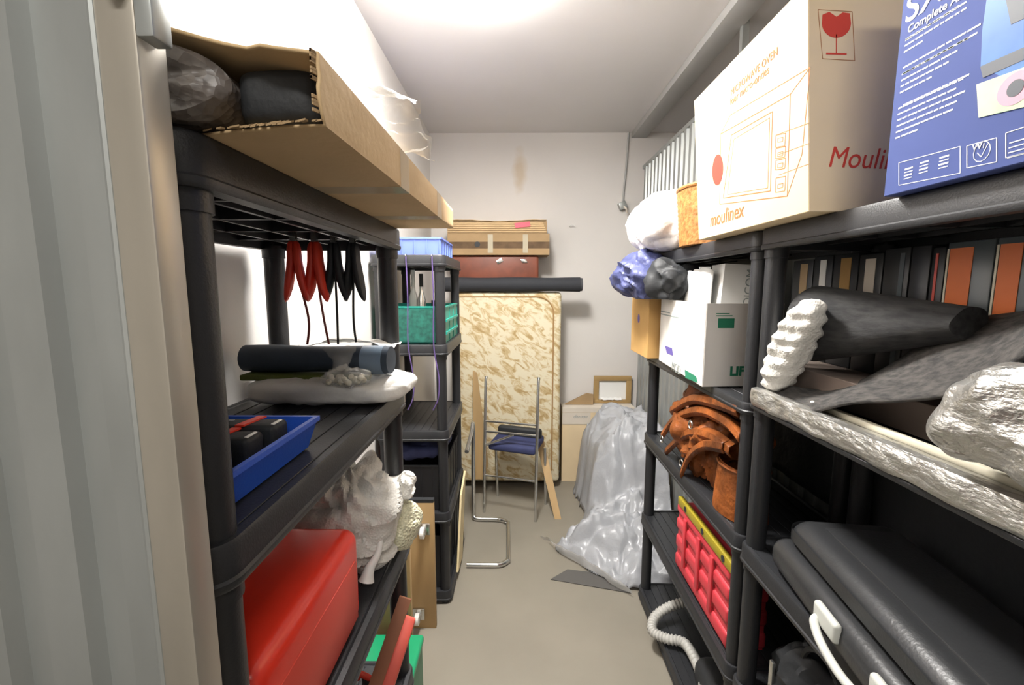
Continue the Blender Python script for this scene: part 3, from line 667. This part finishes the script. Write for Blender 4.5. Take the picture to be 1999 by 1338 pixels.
# polythene heap
def ss(a, b, x): x = max(0, min(1, (x-a)/(b-a))); return x*x*(3-2*x)
def heap(x, y):
    xl = .22+.10*math.sin((y-2.5)*3)+(.18 if y > 3.05 else .18*ss(2.6, 3.05, y))
    if y < 2.62: xl = .22+(2.62-y)*.95
    m1 = ss(2.72, 2.95, y+.25*(x-.7))*.40*ss(.44, .56, x)
    m2 = ss(2.22, 2.75, y)*.20*ss(xl, xl+.28, x)
    m3 = ss(2.75, 3.0, y)*.06*ss(xl, xl+.1, x)
    h = m1+m2+m3; e = ss(xl-.02, xl+.08, x)*ss(2.21, 2.32, y+.0*(x))
    f_ = fold((x, y, h*.8), 5.5, 4, 4)
    return max(.004, (h+.03)*e+(f_-.5)*.085*e+.015*e)
rows = []
NX, NY = 90, 110
for i in range(NX+1):
    row = []
    for j in range(NY+1):
        x = .12+.86*i/NX; y = 2.24+1.16*j/NY; row.append(Vector((x+.02*noise.noise(Vector((x*9, y*9, 3))), y+.02*noise.noise(Vector((x*9, y*9, 8))), heap(x, y))))
    rows.append(row)
m = MB(); m.grid(rows)
kill = [v for v in m.bm.verts if v.co.z <= .0075]; bmesh.ops.delete(m.bm, geom=kill, context='VERTS')
t = thing('dust_sheet', 'large pale grey crumpled polythene sheet draped over goods at the back right', 'sheet', (.6, 2.8, 0))
m.build('sheet_drape', M['sheet'], t, smooth='soft', solid=.0015)
m = crumple_sheet(lambda u, v: Vector((.26+.36*u-.1*v+.30*0, 2.58-.40*u+.16*v, .012+.03*math.sin(v*3.1))), 26, 14, .015, 14, 4)
m.build('thin_trailing_edge', M['sheetc'], t)
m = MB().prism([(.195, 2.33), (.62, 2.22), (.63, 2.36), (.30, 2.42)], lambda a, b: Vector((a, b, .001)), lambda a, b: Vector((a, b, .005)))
tag(m.build('shadowed_plastic', mat('shadowed_plastic_grey', (.10, .095, .09), .7), smooth=False), 'dark grey flat sheet on the floor standing for plastic and shadow under the polythene edge', 'mat')  # dark piece stands for grey plastic together with the shadow there
# ------------------------------------------------------------------ RIGHT top: cream carton
t = thing('appliance_carton', 'tall cream carton with oven drawing on the right shelving top', 'carton', (.76, 1.22, ST))
x0, y0, x1, y1, zt = .600, .946, .955, 1.503, 2.225
LN = -.085
m = MB().box(x0, x1, y0, y1, ST+.0005, zt, bev=.0015, seg=1)
for v in m.bm.verts: v.co.x += LN*(v.co.z-ST)
m.build('carton_body', M['cardc'], t, smooth=False)
F1 = Face((x0, y1, ST), (0, -1, 0), (LN, 0, 1)); q = F1.px
m = MB()
F1.path(m, [q(1407, 262), q(1543, 184), q(1537, 383), q(1405, 399)], .002); F1.path(m, [q(1426, 225), q(1582, 131), q(1566, 300), q(1537, 383)], .0015, False)
F1.line(m, q(1407, 262), q(1426, 225)); F1.line(m, q(1543, 184), q(1582, 131))
F1.path(m, [q(1428, 264), q(1508, 218), q(1504, 373), q(1412, 387)], .0022)
F1.path(m, [q(1433, 272), q(1503, 230), q(1499, 367), q(1420, 380)], .0012)
for ya, yb in ((264, 288), (290, 310), (313, 332), (348, 376)):
    F1.path(m, [q(1515, ya), q(1534, ya-4), q(1532, yb-3), q(1514, yb)], .0015)
for ya in (270, 298, 320, 360): F1.path(m, [q(1519, ya), q(1529, ya-2), q(1528, ya+6), q(1518, ya+8)], .001)
for k in range(3): F1.line(m, q(1520, 262+k*40), q(1580, 240+k*40), .0008)
m.build('oven_drawing', M['inklt'], t, smooth=False)
m = MB(); c = q(1401, 332); F1.disc(m, c, .035, .043); m.build('red_disc', M['inkred'], t, smooth=False)
a = q(1426, 206); F1.text('four micro-ondes', a[0], a[1], .026, M['inklt'], t, sx=1.0)
a = q(1430, 188); F1.text('MICROWAVE OVEN', *q(1427, 188), .024, M['inklt'], t)
F1.text('moulinex', *q(1386, 443), .055, M['inklt'], t, shear=.2, off=.0003)
F2 = Face((x0, y0, ST), (1, 0, 0), (LN, 0, 1)); q = F2.px
m = MB(); F2.path(m, [q(1630, 14), q(1697, 12), q(1694, 108), q(1631, 110)], .0010); m.build('symbol_border', M['inklt'], t, smooth=False)
m = MB(); c = q(1664, 38)
bowl = [(c[0]+.028*math.cos(a_), c[1]+.026*math.sin(a_)) for a_ in [math.pi+math.pi*k/14 for k in range(15)]]+[(c[0]+.026, c[1]+.018), (c[0]+.012, c[1]+.020), (c[0], c[1]+.012), (c[0]-.014, c[1]+.021), (c[0]-.027, c[1]+.016)]
F2.poly(m, bowl); F2.line(m, (c[0], c[1]-.02), (c[0], c[1]-.055), .0018); F2.line(m, (c[0]-.020, c[1]-.055), (c[0]+.020, c[1]-.056), .003); m.build('fragile_glass_symbol', M['inkred'], t, smooth=False)
F2.text('Moulinex', *q(1622, 322), .058, M['inkred'], t, shear=.25, rot=-.04, sx=.85)
# blue printed carton
t = thing('printer_carton', 'blue printed printer carton with white lettering at the top right', 'carton', (.8, .6, ST))
x0, y0, x1, y1, zt = .629, .32, .99, .795, 2.20
MB().box(x0, x1, y0, y1, ST+.0005, zt, bev=.0012, seg=1).build('carton_body', M['boxblue'], t, smooth=False)
F3 = Face((x0, y1, ST), (0, -1, 0), (0, 0, 1)); q = F3.px
m = MB(); F3.poly(m, [q(1918, 60), q(1935, -60), q(2120, -150), q(2140, 240), q(1915, 130)]); m.build('light_blue_panel', M['sky'], t, smooth=False)
m = MB(); F3.poly(m, [q(1965, 0), q(1972, -40), q(2120, -120), q(2120, -20), q(1975, 48)], .001); F3.poly(m, [q(1915, 130), q(2010, 88), q(2060, 70), q(2060, 90), q(1920, 152)], .001); m.build('printer_picture', M['printer'], t, smooth=False)
m = MB(); F3.poly(m, [q(1908, 165), q(2010, 128), q(2080, 110), q(2080, 190), q(1912, 230)], .0014); m.build('photo_sheet', M['photo'], t, smooth=False)
m = MB(); c = q(1985, 172); F3.disc(m, c, .022, .020, 24, .0018); m.build('photo_flower', M['photop'], t, smooth=False)
m = MB(); F3.disc(m, c, .010, .010, 24, .0022); m.build('photo_flower_centre', M['printer'], t, smooth=False)
F3.text('SX200', *q(1766, 48), .058, M['inkwhite'], t, off=.0006)
F3.text('Complete All-in-One', *q(1772, 66), .0165, M['inkwhite'], t, off=.0003)
random.seed(11); m = MB()
yy = 82
for k in range(17):
    if k in (4, 10): yy += 7; m.build('small_print', M['inkwhite'], t, smooth=False); m = MB()
    a = q(1763 if k in (0, 4, 5, 10) else 1744, yy); ln = random.uniform(.085, .125) if k not in (3, 9, 16) else random.uniform(.04, .07)
    xx = max(a[0], .013)
    while xx < a[0]+ln:
        w = random.uniform(.006, .018); F3.line(m, (xx, a[1]), (xx+w, a[1]), .0026); xx += w+.002
    yy += 11
m.build('small_print', M['inkwhite'], t, smooth=False)
m = MB()
for xa, xb, ya, yb in ((1755, 1875, 310, 362), (1888, 1946, 277, 328), (1964, 2060, 252, 308)):
    F3.path(m, [q(xa, ya+8), q(xb, ya-24 if xb-xa > 80 else ya-8), q(xb, yb-24 if xb-xa > 80 else yb-12), q(xa, yb)], .0012)
c = q(1917, 296); 
F3.path(m, [(c[0]+.011*math.cos(k*.5236), c[1]+.013*math.sin(k*.5236)) for k in range(12)], .001)
F3.path(m, [(c[0]-.006, c[1]), (c[0], c[1]-.007), (c[0]+.007, c[1]+.008)], .001, False)
for cx, cy in ((1773, 338), (1803, 326), (1842, 316)):
    c = q(cx, cy)
    for r_ in range(4): F3.line(m, (c[0]-.007, c[1]-.008+r_*.005), (c[0]+.008, c[1]-.008+r_*.005), .0026 if r_ % 2 else .0015)
c = q(1985, 285)
for r_ in range(4): F3.line(m, (c[0]-.009, c[1]-.012+r_*.006), (c[0]+.012, c[1]-.012+r_*.006), .0015)
m.build('icon_row', M['inkwhite'], t, smooth=False)
F3.text('Wi', *q(1897, 296), .014, M['inkwhite'], t)
# basket, white bag
t = thing('wicker_basket', 'brown wicker basket on the right shelving top behind the cream carton', 'basket', (.76, 1.7, ST))
rows = []
for i in range(64):
    a = 2*math.pi*i/64; row = []
    for j in range(25):
        f_ = j/24; k = 1+.12*f_+.012*math.sin(j*math.pi)*0+.012*math.cos(i*math.pi/2+j*math.pi)
        row.append(Vector((.755+.135*k*math.cos(a), 1.70+.15*k*math.sin(a), ST+.001+.20*f_)))
    rows.append([Vector((.755, 1.70, ST+.001))]+row)
m = MB(); m.grid(rows, True); bmesh.ops.remove_doubles(m.bm, verts=m.bm.verts[:], dist=1e-5); m.build('weave', M['wicker'], t, solid=.004)
MB().tube(arc((.755, 1.70, ST+.205), 1, 0, 2*math.pi, 40, (.152, 0, 0), (0, .168, 0))[:-1], .007, 8, closed=True).build('rim', M['wicker'], t)
tag(blob((.69, 2.02, ST+.118), (.165, .21, .125), .035, 6, 7, 2.5, ST+.002, 90, 50).build('white_sack', M['whitecloth']), 'bulging white cloth sack beside the wicker basket on the right shelving', 'sack')
# navy jacket + bag, white carton etc
ZB = 1.3105
t = thing('open_carton', 'white open carton with green printing on the further right shelving', 'carton', (.75, 1.7, ZB))
A, B = Vector((.618, 1.455, ZB)), Vector((.648, 2.00, ZB)); w_ = Vector((.26, .02, 0)); H_ = .275
m = MB()
for p, r2 in ((A, B-A), (A, w_), (B, w_), (A+w_, B-A)):
    n_ = r2.cross(Vector((0, 0, 1))).normalized()*.002; m.obox(p+r2/2+Vector((0, 0, H_/2)), r2/2, n_, (0, 0, H_/2))
m.obox((A+B+w_)/2+Vector((0, 0, .003)), (B-A)/2, w_/2, (0, 0, .002)); m.build('carton_body', M['cardw'], t, smooth=False)
F4 = Face(A+Vector((-.0022, -.002, 0)), w_, (0, 0, 1)); q = F4.px
m = MB(); F4.poly(m, [q(1402, 622), q(1434, 622), q(1433, 641), q(1401, 641)]); m.build('green_label', M['inkgreen'], t, smooth=False)
m = MB(); a_ = q(1398, 617)
for k in range(2): F4.line(m, (a_[0], a_[1]+.007*k), (a_[0]+.055-.01*k, a_[1]+.007*k), .003)
m.build('fine_print', M['inkgreen'], t, smooth=False); F4.text('LIFE', *q(1424, 733), .042, M['inkgreen'], t, off=.002)
F5 = Face(B+Vector((-.0024, 0, 0)), A-B, (0, 0, 1)); q = F5.px
m = MB(); F5.poly(m, [q(1337, 722), q(1359, 735), q(1362, 748), q(1338, 738)]); m.build('green_label', M['inkgreen'], t, smooth=False)
m = MB(); F5.poly(m, [q(1298, 675), q(1312, 680), q(1314, 695), q(1302, 690)]); m.build('purple_mark', M['inkpurple'], t, smooth=False)
F5.text('MOD', *q(1311, 722), .05, M['inkgrey'], t)
m = MB(); a_ = q(1290, 613)
for k in range(2): F5.line(m, (a_[0], a_[1]+.012*k), (a_[0]+.26-.12*k, a_[1]+.012*k), .005)
m.build('fine_print', M['inkgrey'], t, smooth=False)
t = thing('document_box', 'white lettered box standing inside the open white carton', 'box', (.78, 1.66, ZB+.1))
c = Vector((.795, 1.63, 1.57)); rr = Matrix.Rotation(-.12, 3, 'Z') @ Matrix.Rotation(.06, 3, 'Y')
ax, ay, az = rr @ Vector((.075, 0, 0)), rr @ Vector((0, .07, 0)), rr @ Vector((0, 0, .145))
MB().obox(c, ax, ay, az, bev=.001).build('box_body', M['paper'], t, smooth=False)
F6 = Face(c-ax-ay-az, ax, az); F6.text('DICOM', .10, .15, .038, M['inkgrey'], t, rot=math.pi/2)
for k, l in enumerate(('curved white folder nearest the lettered box', 'curved white folder in the middle of three', 'curved white folder closest to the dark jacket')):
    rows = [[Vector((.685+.012*(u-5)**2/25-.004*k, 1.62+.055*k+.012*u, 1.45)) if v == 0 else Vector((.685+.012*(u-5)**2/25-.004*k, 1.62+.055*k+.012*u-.02*(v/6)**2, 1.45+.26*(v/6)-.004*k-.0006*(u-5)**2)) for v in range(7)] for u in range(11)]
    tag(MB().grid(rows).build('paper_folder', M['paper'], solid=.003), 'white curved folder in the open carton, '+('nearest the lettered box' if k == 0 else 'middle of the three' if k == 1 else 'closest to the dark jacket'), 'folder', 'folders in the white carton')
t = thing('kraft_carton', 'yellow-brown carton with blue dot behind the open white carton', 'carton', (.72, 2.2, ZB))
MB().box(.602, .86, 2.035, 2.33, ZB, 1.585, bev=.002).build('carton_body', M['cardy'], t, smooth=False)
F7 = Face((.6018, 2.33, ZB), (0, -1, 0), (0, 0, 1)); q = F7.px
m = MB(); F7.disc(m, q(1247, 622), .018, .022); m.build('blue_dot', M['inkpurple'], t, smooth=False)
tag(blob((.60, 2.08, 1.680), (.140, .17, .085), .045, 8, 11, 2.6, 1.5865, 110, 60, o=3).build('nylon_jacket', M['navyl']), 'crumpled blue-grey nylon jacket stuffed on top of the cartons, sticking into the aisle', 'jacket')
tag(blob((.650, 1.87, 1.662), (.085, .105, .078), .04, 9, 13, 2.3, 1.588, 80, 50, o=3).build('dark_jacket', M['dark']), 'crumpled black jacket between the blue-grey jacket and white folders', 'jacket')
# leather bags
Z9 = .9095
t = thing('leather_bag', 'crumpled orange-brown leather bag heaped high on the right shelving', 'bag', (.75, 1.7, Z9))
blob((.775, 1.70, 1.065), (.105, .25, .160), .055, 9, 29, 2.4, Z9, 130, 70, o=3).build('bag_body', M['leather'], t)
for k, pp_ in enumerate(([(1292, 850), (1318, 815), (1365, 800), (1415, 822), (1445, 855)], [(1300, 880), (1340, 846), (1385, 850), (1425, 880)], [(1310, 800), (1350, 778), (1400, 786), (1440, 800)], [(1330, 925), (1345, 890), (1372, 868), (1412, 872)])):
    pts = spline([P(a, b, X=.662-.004*k) for a, b in pp_], 6); m = MB()
    m.grid([[p+Vector((.020, .010, .016)), p+Vector((-.003, 0, .010)), p+Vector((-.006, -.003, -.008)), p+Vector((.004, -.002, -.022))] for p in pts]); m.build('strap', M['leather'], t, solid=.004)
for px, py in ((1292, 858), (1330, 905), (1348, 830)):
    c = P(px, py, X=.655); MB().tube(arc(c, .016, 0, 2*math.pi, 12, (0, 1, 0), (0, 0, 1))[:-1], .003, 6, closed=True).build('buckle', M['chrome'], t)
t = thing('leather_pouch', 'rounded orange-brown leather pouch in front of the leather bag', 'pouch', (.72, 1.38, Z9))
m = MB(); rows = []
for i in range(48):
    a = 2*math.pi*i/48; row = []
    for j in range(14):
        f_ = j/13; k = 1-.12*f_+.03*math.sin(3*a+f_*2)
        row.append(Vector((.735+.075*k*math.cos(a), 1.39+.105*k*math.sin(a), Z9+.001+.165*f_)))
    rows.append([Vector((.735, 1.39, Z9+.001))]+row+[Vector((.735+.04*math.cos(a), 1.39+.06*math.sin(a), Z9+.150))])
m.grid(rows, True); bmesh.ops.remove_doubles(m.bm, verts=m.bm.verts[:], dist=1e-5); m.build('pouch_body', M['leather'], t, solid=.003)
MB().tube(arc((.735, 1.39, Z9+.158), 1, 0, 2*math.pi, 40, (.069, 0, 0), (0, .096, 0))[:-1], .005, 8, closed=True).build('rim_seam', M['leather'], t)
# red crate + yellow
ZR = .4805
t = thing('red_crate', 'pinkish-red ribbed plastic crate on the low right shelf', 'crate', (.75, 1.6, ZR))
y0, y1 = 1.30, 1.76; x0, x1 = .668, .80
m = MB().box(x0+.008, x1-.008, y0+.008, y1-.008, ZR, ZR+.27)
m.build('crate_core', M['redb'], t, smooth=False)
m = MB()
for z, h in ((ZR+.005, .055), (ZR+.085, .055), (ZR+.165, .05), (ZR+.235, .04)): m.box(x0, x1, y0, y1, z, z+h, bev=.012, seg=3)
m.build('rib_band', M['redb'], t)
for k, yy in enumerate((1.42, 1.53, 1.66)): MB().obox((x0-.003, yy, ZR+.15), (.004, 0, 0), (0, .012, 0), (0, 0, .10), bev=.003).build('side_clip', M['redb'], t)
t = thing('spirit_level', 'yellow spirit level lying on the red crate', 'level', (.68, 1.5, ZR+.3))
MB().box(.664, .684, 1.27, 1.74, ZR+.2755, ZR+.310, bev=.003).build('level_body', M['yellow'], t)
m = MB()
for yy in (1.34, 1.50, 1.66): m.tube([(.6635, yy, ZR+.293), (.662, yy, ZR+.293)], .011, 16)
m.build('vial_window', M['dark'], t)
# vacuum hose and cleaner
t = thing('vacuum_cleaner', 'dark vacuum cleaner with pale grey ribbed hose on the bottom right shelf', 'vacuum cleaner', (.78, 1.6, .071))
MB().box(.70, .93, 1.30, 1.62, .072, .20, bev=.05, seg=5).build('body', M['dark'], t)
MB().tube([(.73, 1.36, .195), (.73, 1.36, .215)], .035, 20).build('blue_button', mat('teal_blue_plastic', (.01, .10, .17), .4), t)
hp = [P(1335, 1176, Z=.17), P(1305, 1186, Z=.15), P(1278, 1206, Z=.12), P(1274, 1232, Z=.10), P(1300, 1247, Z=.10), P(1335, 1256, Z=.11), P(1358, 1290, Z=.12), P(1374, 1335, Z=.13), P(1380, 1370, Z=.13)]
hp = [Vector((p.x, p.y, max(p.z, .09))) for p in hp]
pts = spline(hp, 40); MB().tube(pts, .018, 12, rfun=lambda f: .0205+.0024*math.sin(f*len(pts)*.8)).build('hose', M['hose'], t)
# ------------------------------------------------------------------ RIGHT near: tier 2 goods
ZN = 1.3615
t = thing('low_carton', 'long grey-brown low carton at the back of the near right shelf', 'carton', (.88, .8, ZN))
MB().box(.745, .938, .32, 1.36, ZN, ZN+.066, bev=.002).build('carton_body', M['cardg'], t, smooth=False)
MB().box(.7435, .7448, .66, .67, ZN, ZN+.066).build('end_seam', M['binder'], t, smooth=False)
tag(MB().bar((.690, 1.02, ZN+.008), (.690, .56, ZN+.008), .014, .014, bev=.003).build('cream_rail', M['pellets']), 'narrow cream plastic rail lying along the near right shelf edge', 'rail')
# binders
random.seed(21)
cols = ['tan', 'white', 'cardy', 'cardp', 'bindg', None, 'salmon', 'orange', 'orange']
desc = ['dark binder with brown-tan spine label, furthest of the row', 'dark binder with small white spine label, second furthest', 'dark binder with yellow-brown spine label', 'dark binder with pale beige spine label', 'black binder with faint grey spine', 'plain black binder in the middle of the row', 'black binder with thin red-orange line', 'grey binder with wide orange spine, under the blue carton', 'grey binder with wide orange spine, nearest the camera']
XB = .862
bp_ = [1548, 1588, 1626, 1676, 1724, 1776, 1816, 1845, 1940, 2060]
lp_ = [(1564, 1578), (1602, 1614), (1642, 1662), (1690, 1710), (1757, 1766), None, (1826, 1831), (1853, 1898), (1950, 1994)]
yb_ = lambda px: P(px, 520, X=XB).y
for k in range(9):
    y1, y0 = yb_(bp_[k])-.0015, yb_(bp_[k+1])+.0015
    t = thing('ring_binder', desc[k], 'binder', (.90, (y0+y1)/2, ZN+.067), 'binders on the near right shelf')
    zt = ZN+.067+(.297 if k % 3 else .290)
    MB().box(XB, .936, y0, y1, ZN+.0665, zt, bev=.003).build('cover', M['binder' if k < 7 else 'bindg'], t)
    if cols[k]:
        a_, b_ = yb_(lp_[k][1]), yb_(lp_[k][0])
        MB().box(XB-.0012, XB-.0002, a_, b_, (zt-.10 if k < 4 else ZN+.09), zt-.012).build('spine_label', M[cols[k]], t, smooth=False)
        if k < 4: MB().box(XB-.0012, XB-.0002, a_, b_, zt-.135, zt-.103).build('spine_tab', M['white' if k != 2 else 'tan'], t, smooth=False)
        if k > 6: MB().box(XB-.0012, XB-.0002, b_+.002, b_+.006, ZN+.09, zt-.012).build('spine_stripe', M['pellets'], t, smooth=False)
# felt roll
t = thing('felt_roll', 'thick dark grey felt roll on the near right shelf, end wrapped in white', 'roll', (.78, 1.0, ZN+.06))
rows = []
for i in range(56):
    a = 2*math.pi*i/56; row = []
    for j in range(22):
        f_ = j/21; y = 1.155-.36*f_
        rx, rz = .080+.004*math.sin(a*3+f_*4)-.045*f_, .098-.068*f_
        row.append(Vector((.775+.03*f_+rx*math.cos(a), y+.03*math.sin(a)*0, ZN+.182+.030*f_+rz*math.sin(a))))
    c0_, c1_ = Vector((.775, 1.157, ZN+.182)), Vector((.805, .793, ZN+.212))
    rows.append([c0_]+row+[c1_])
m = MB(); m.grid(rows, True); bmesh.ops.remove_doubles(m.bm, verts=m.bm.verts[:], dist=1e-5); m.build('roll_body', M['felt'], t)
def wrapb():
    m = blob((.688, 1.115, ZN+.122), (.036, .062, .128), .012, 10, 31, 2.6, ZN+.001, 90, 70)
    for v in m.bm.verts: v.co.y -= (v.co.z-ZN-.12)*.55; v.co.x += .004*math.sin(v.co.z*190)
    return m
tag(wrapb().build('white_wrapping', M['bubblew']), 'white ribbed wrapping foam standing between the shelf post and the felt roll', 'packaging')
# felt flap sheet
lo = [P(1466, 772, X=.652), P(1515, 803, X=.652), P(1575, 806, X=.655), P(1660, 788, X=.66), P(1760, 783, X=.665), P(1860, 771, X=.67), P(1935, 742, X=.67), P(2010, 690, X=.67), P(2120, 620, X=.67)]
hi = [P(1535, 752, X=.70), P(1590, 762, X=.74), P(1640, 760, X=.78), P(1700, 735, X=.80), P(1760, 700, X=.82), P(1840, 643, X=.84), P(1925, 620, X=.86), P(2010, 608, X=.87), P(2150, 600, X=.88)]
lo, hi = spline(lo, 8), spline(hi, 8)
rows = [[a.lerp(b, v/10)+Vector((0, 0, .012*math.sin(math.pi*v/10)*math.sin(i*.12))) for v in range(11)] for i, (a, b) in enumerate(zip(lo, hi))]
tag(MB().grid(rows).build('felt_sheet', M['feltr'], solid=.006), 'wavy flap of flecked dark grey felt underlay on the near right shelf', 'felt')
# foil
def foilb():
    m = blob((.640, .545, ZN+.112), (.040, .125, .078), .020, 9, 41, 2.5, ZN+.012, 110, 60)
    for v in m.bm.verts: v.co.y -= (v.co.z-ZN-.09)*.6
    return m
tag(foilb().build('foil_roll', M['foil']), 'crumpled silver foil insulation on the near right shelf', 'foil')
rows = []
for i in range(80):
    y = 1.20-.90*i/79; row = []
    for dx, dz in ((.030, .004), (.012, .006), (-.003, .004), (-.006, -.008), (-.006, -.022), (-.004, -.034), (-.002, -.042)):
        k = Vector((noise.noise(Vector((y*22, dz*60, 1))), 0, noise.noise(Vector((y*18, dz*40, 5)))))*.004
        row.append(Vector((.65+dx-.002, y, ZN+dz))+Vector((-abs(k.x), 0, k.z*(1 if dz < 0 else .3))))
    rows.append(row)
tag(MB().grid(rows).build('foil_strip', M['foil'], solid=.001), 'shiny silver foil strip wrapped along the near right shelf rim', 'foil')
# suitcase on tier 3
t = thing('black_case', 'big black leathercloth case with pale grips on the lower near right shelf', 'case', (.83, .7, Z9))
CR = Matrix.Translation((.672, 1.135, 0)) @ Matrix.Rotation(.0, 4, 'Z') @ Matrix.Rotation(-.13, 4, 'Z') @ Matrix.Translation((-.672, -1.135, 0))
def cbuild(m, *a, **k): m.bm.transform(CR); return m.build(*a, **k)
cbuild(MB().box(.672, .955, .43, 1.115, Z9+.0005, Z9+.085, bev=.035, seg=6), 'base_shell', M['case'], t)
o = cbuild(MB().box(.700, .955, .43, 1.10, Z9+.080, Z9+.150, bev=.05, seg=8), 'lid_shell', M['case'], t)
cbuild(MB().box(.76, .92, .50, 1.03, Z9+.148, Z9+.154, bev=.003), 'lid_panel', M['case'], o)
for yy in (.835, .655):
    cbuild(MB().box(.661, .678, yy-.045, yy+.035, Z9+.035, Z9+.078, bev=.008, seg=4), 'grip_mount', M['grip'], t)
cbuild(MB().tube(spline([(.668, .855, Z9+.045), (.654, .845, Z9+.042), (.646, .80, Z9+.03), (.644, .72, Z9+.026), (.651, .64, Z9+.042), (.668, .63, Z9+.045)], 6), .0085, 12), 'carry_handle', M['grip'], t)
tag(crumple_sheet(lambda u, v: Vector((.992-.01*v, .34+1.40*u, .95+.40*v)), 40, 14, .006, 9, 12).build('added_dark_backing', M['dark'], solid=.002), 'added black backing sheet that darkens the gap behind the big black case', 'sheeting')  # added backing, keeps the lit partition from showing and the gap black
tag(crumple_sheet(lambda u, v: Vector((.992-.01*v, .34+1.60*u, .49+.36*v)), 40, 14, .006, 9, 15).build('added_dark_backing', M['dark'], solid=.002), 'added black backing sheet that darkens the gap behind the low shelf with the red crate', 'sheeting')  # second added backing, makes the lower bays dark at the rear
# dark goods low right
t = thing('black_bag', 'black soft bag on the low shelf under the big black case', 'bag', (.8, .9, .48))
blob((.82, .95, .60), (.13, .20, .12), .06, 8, 51, 2.6, .4805, 70, 40).build('bag_body', M['dark'], t)
MB().tube(arc((.72, .95, .70), 1, 0, math.pi, 16, (0, .07, 0), (0, 0, .08)), .007, 8).build('handle', M['dark'], t)
tag(MB().box(.672, .68, 1.06, 1.075, .4805, .66, bev=.001).build('metal_strip', M['chrome']), 'thin upright metal strip beside the black soft bag', 'strip')
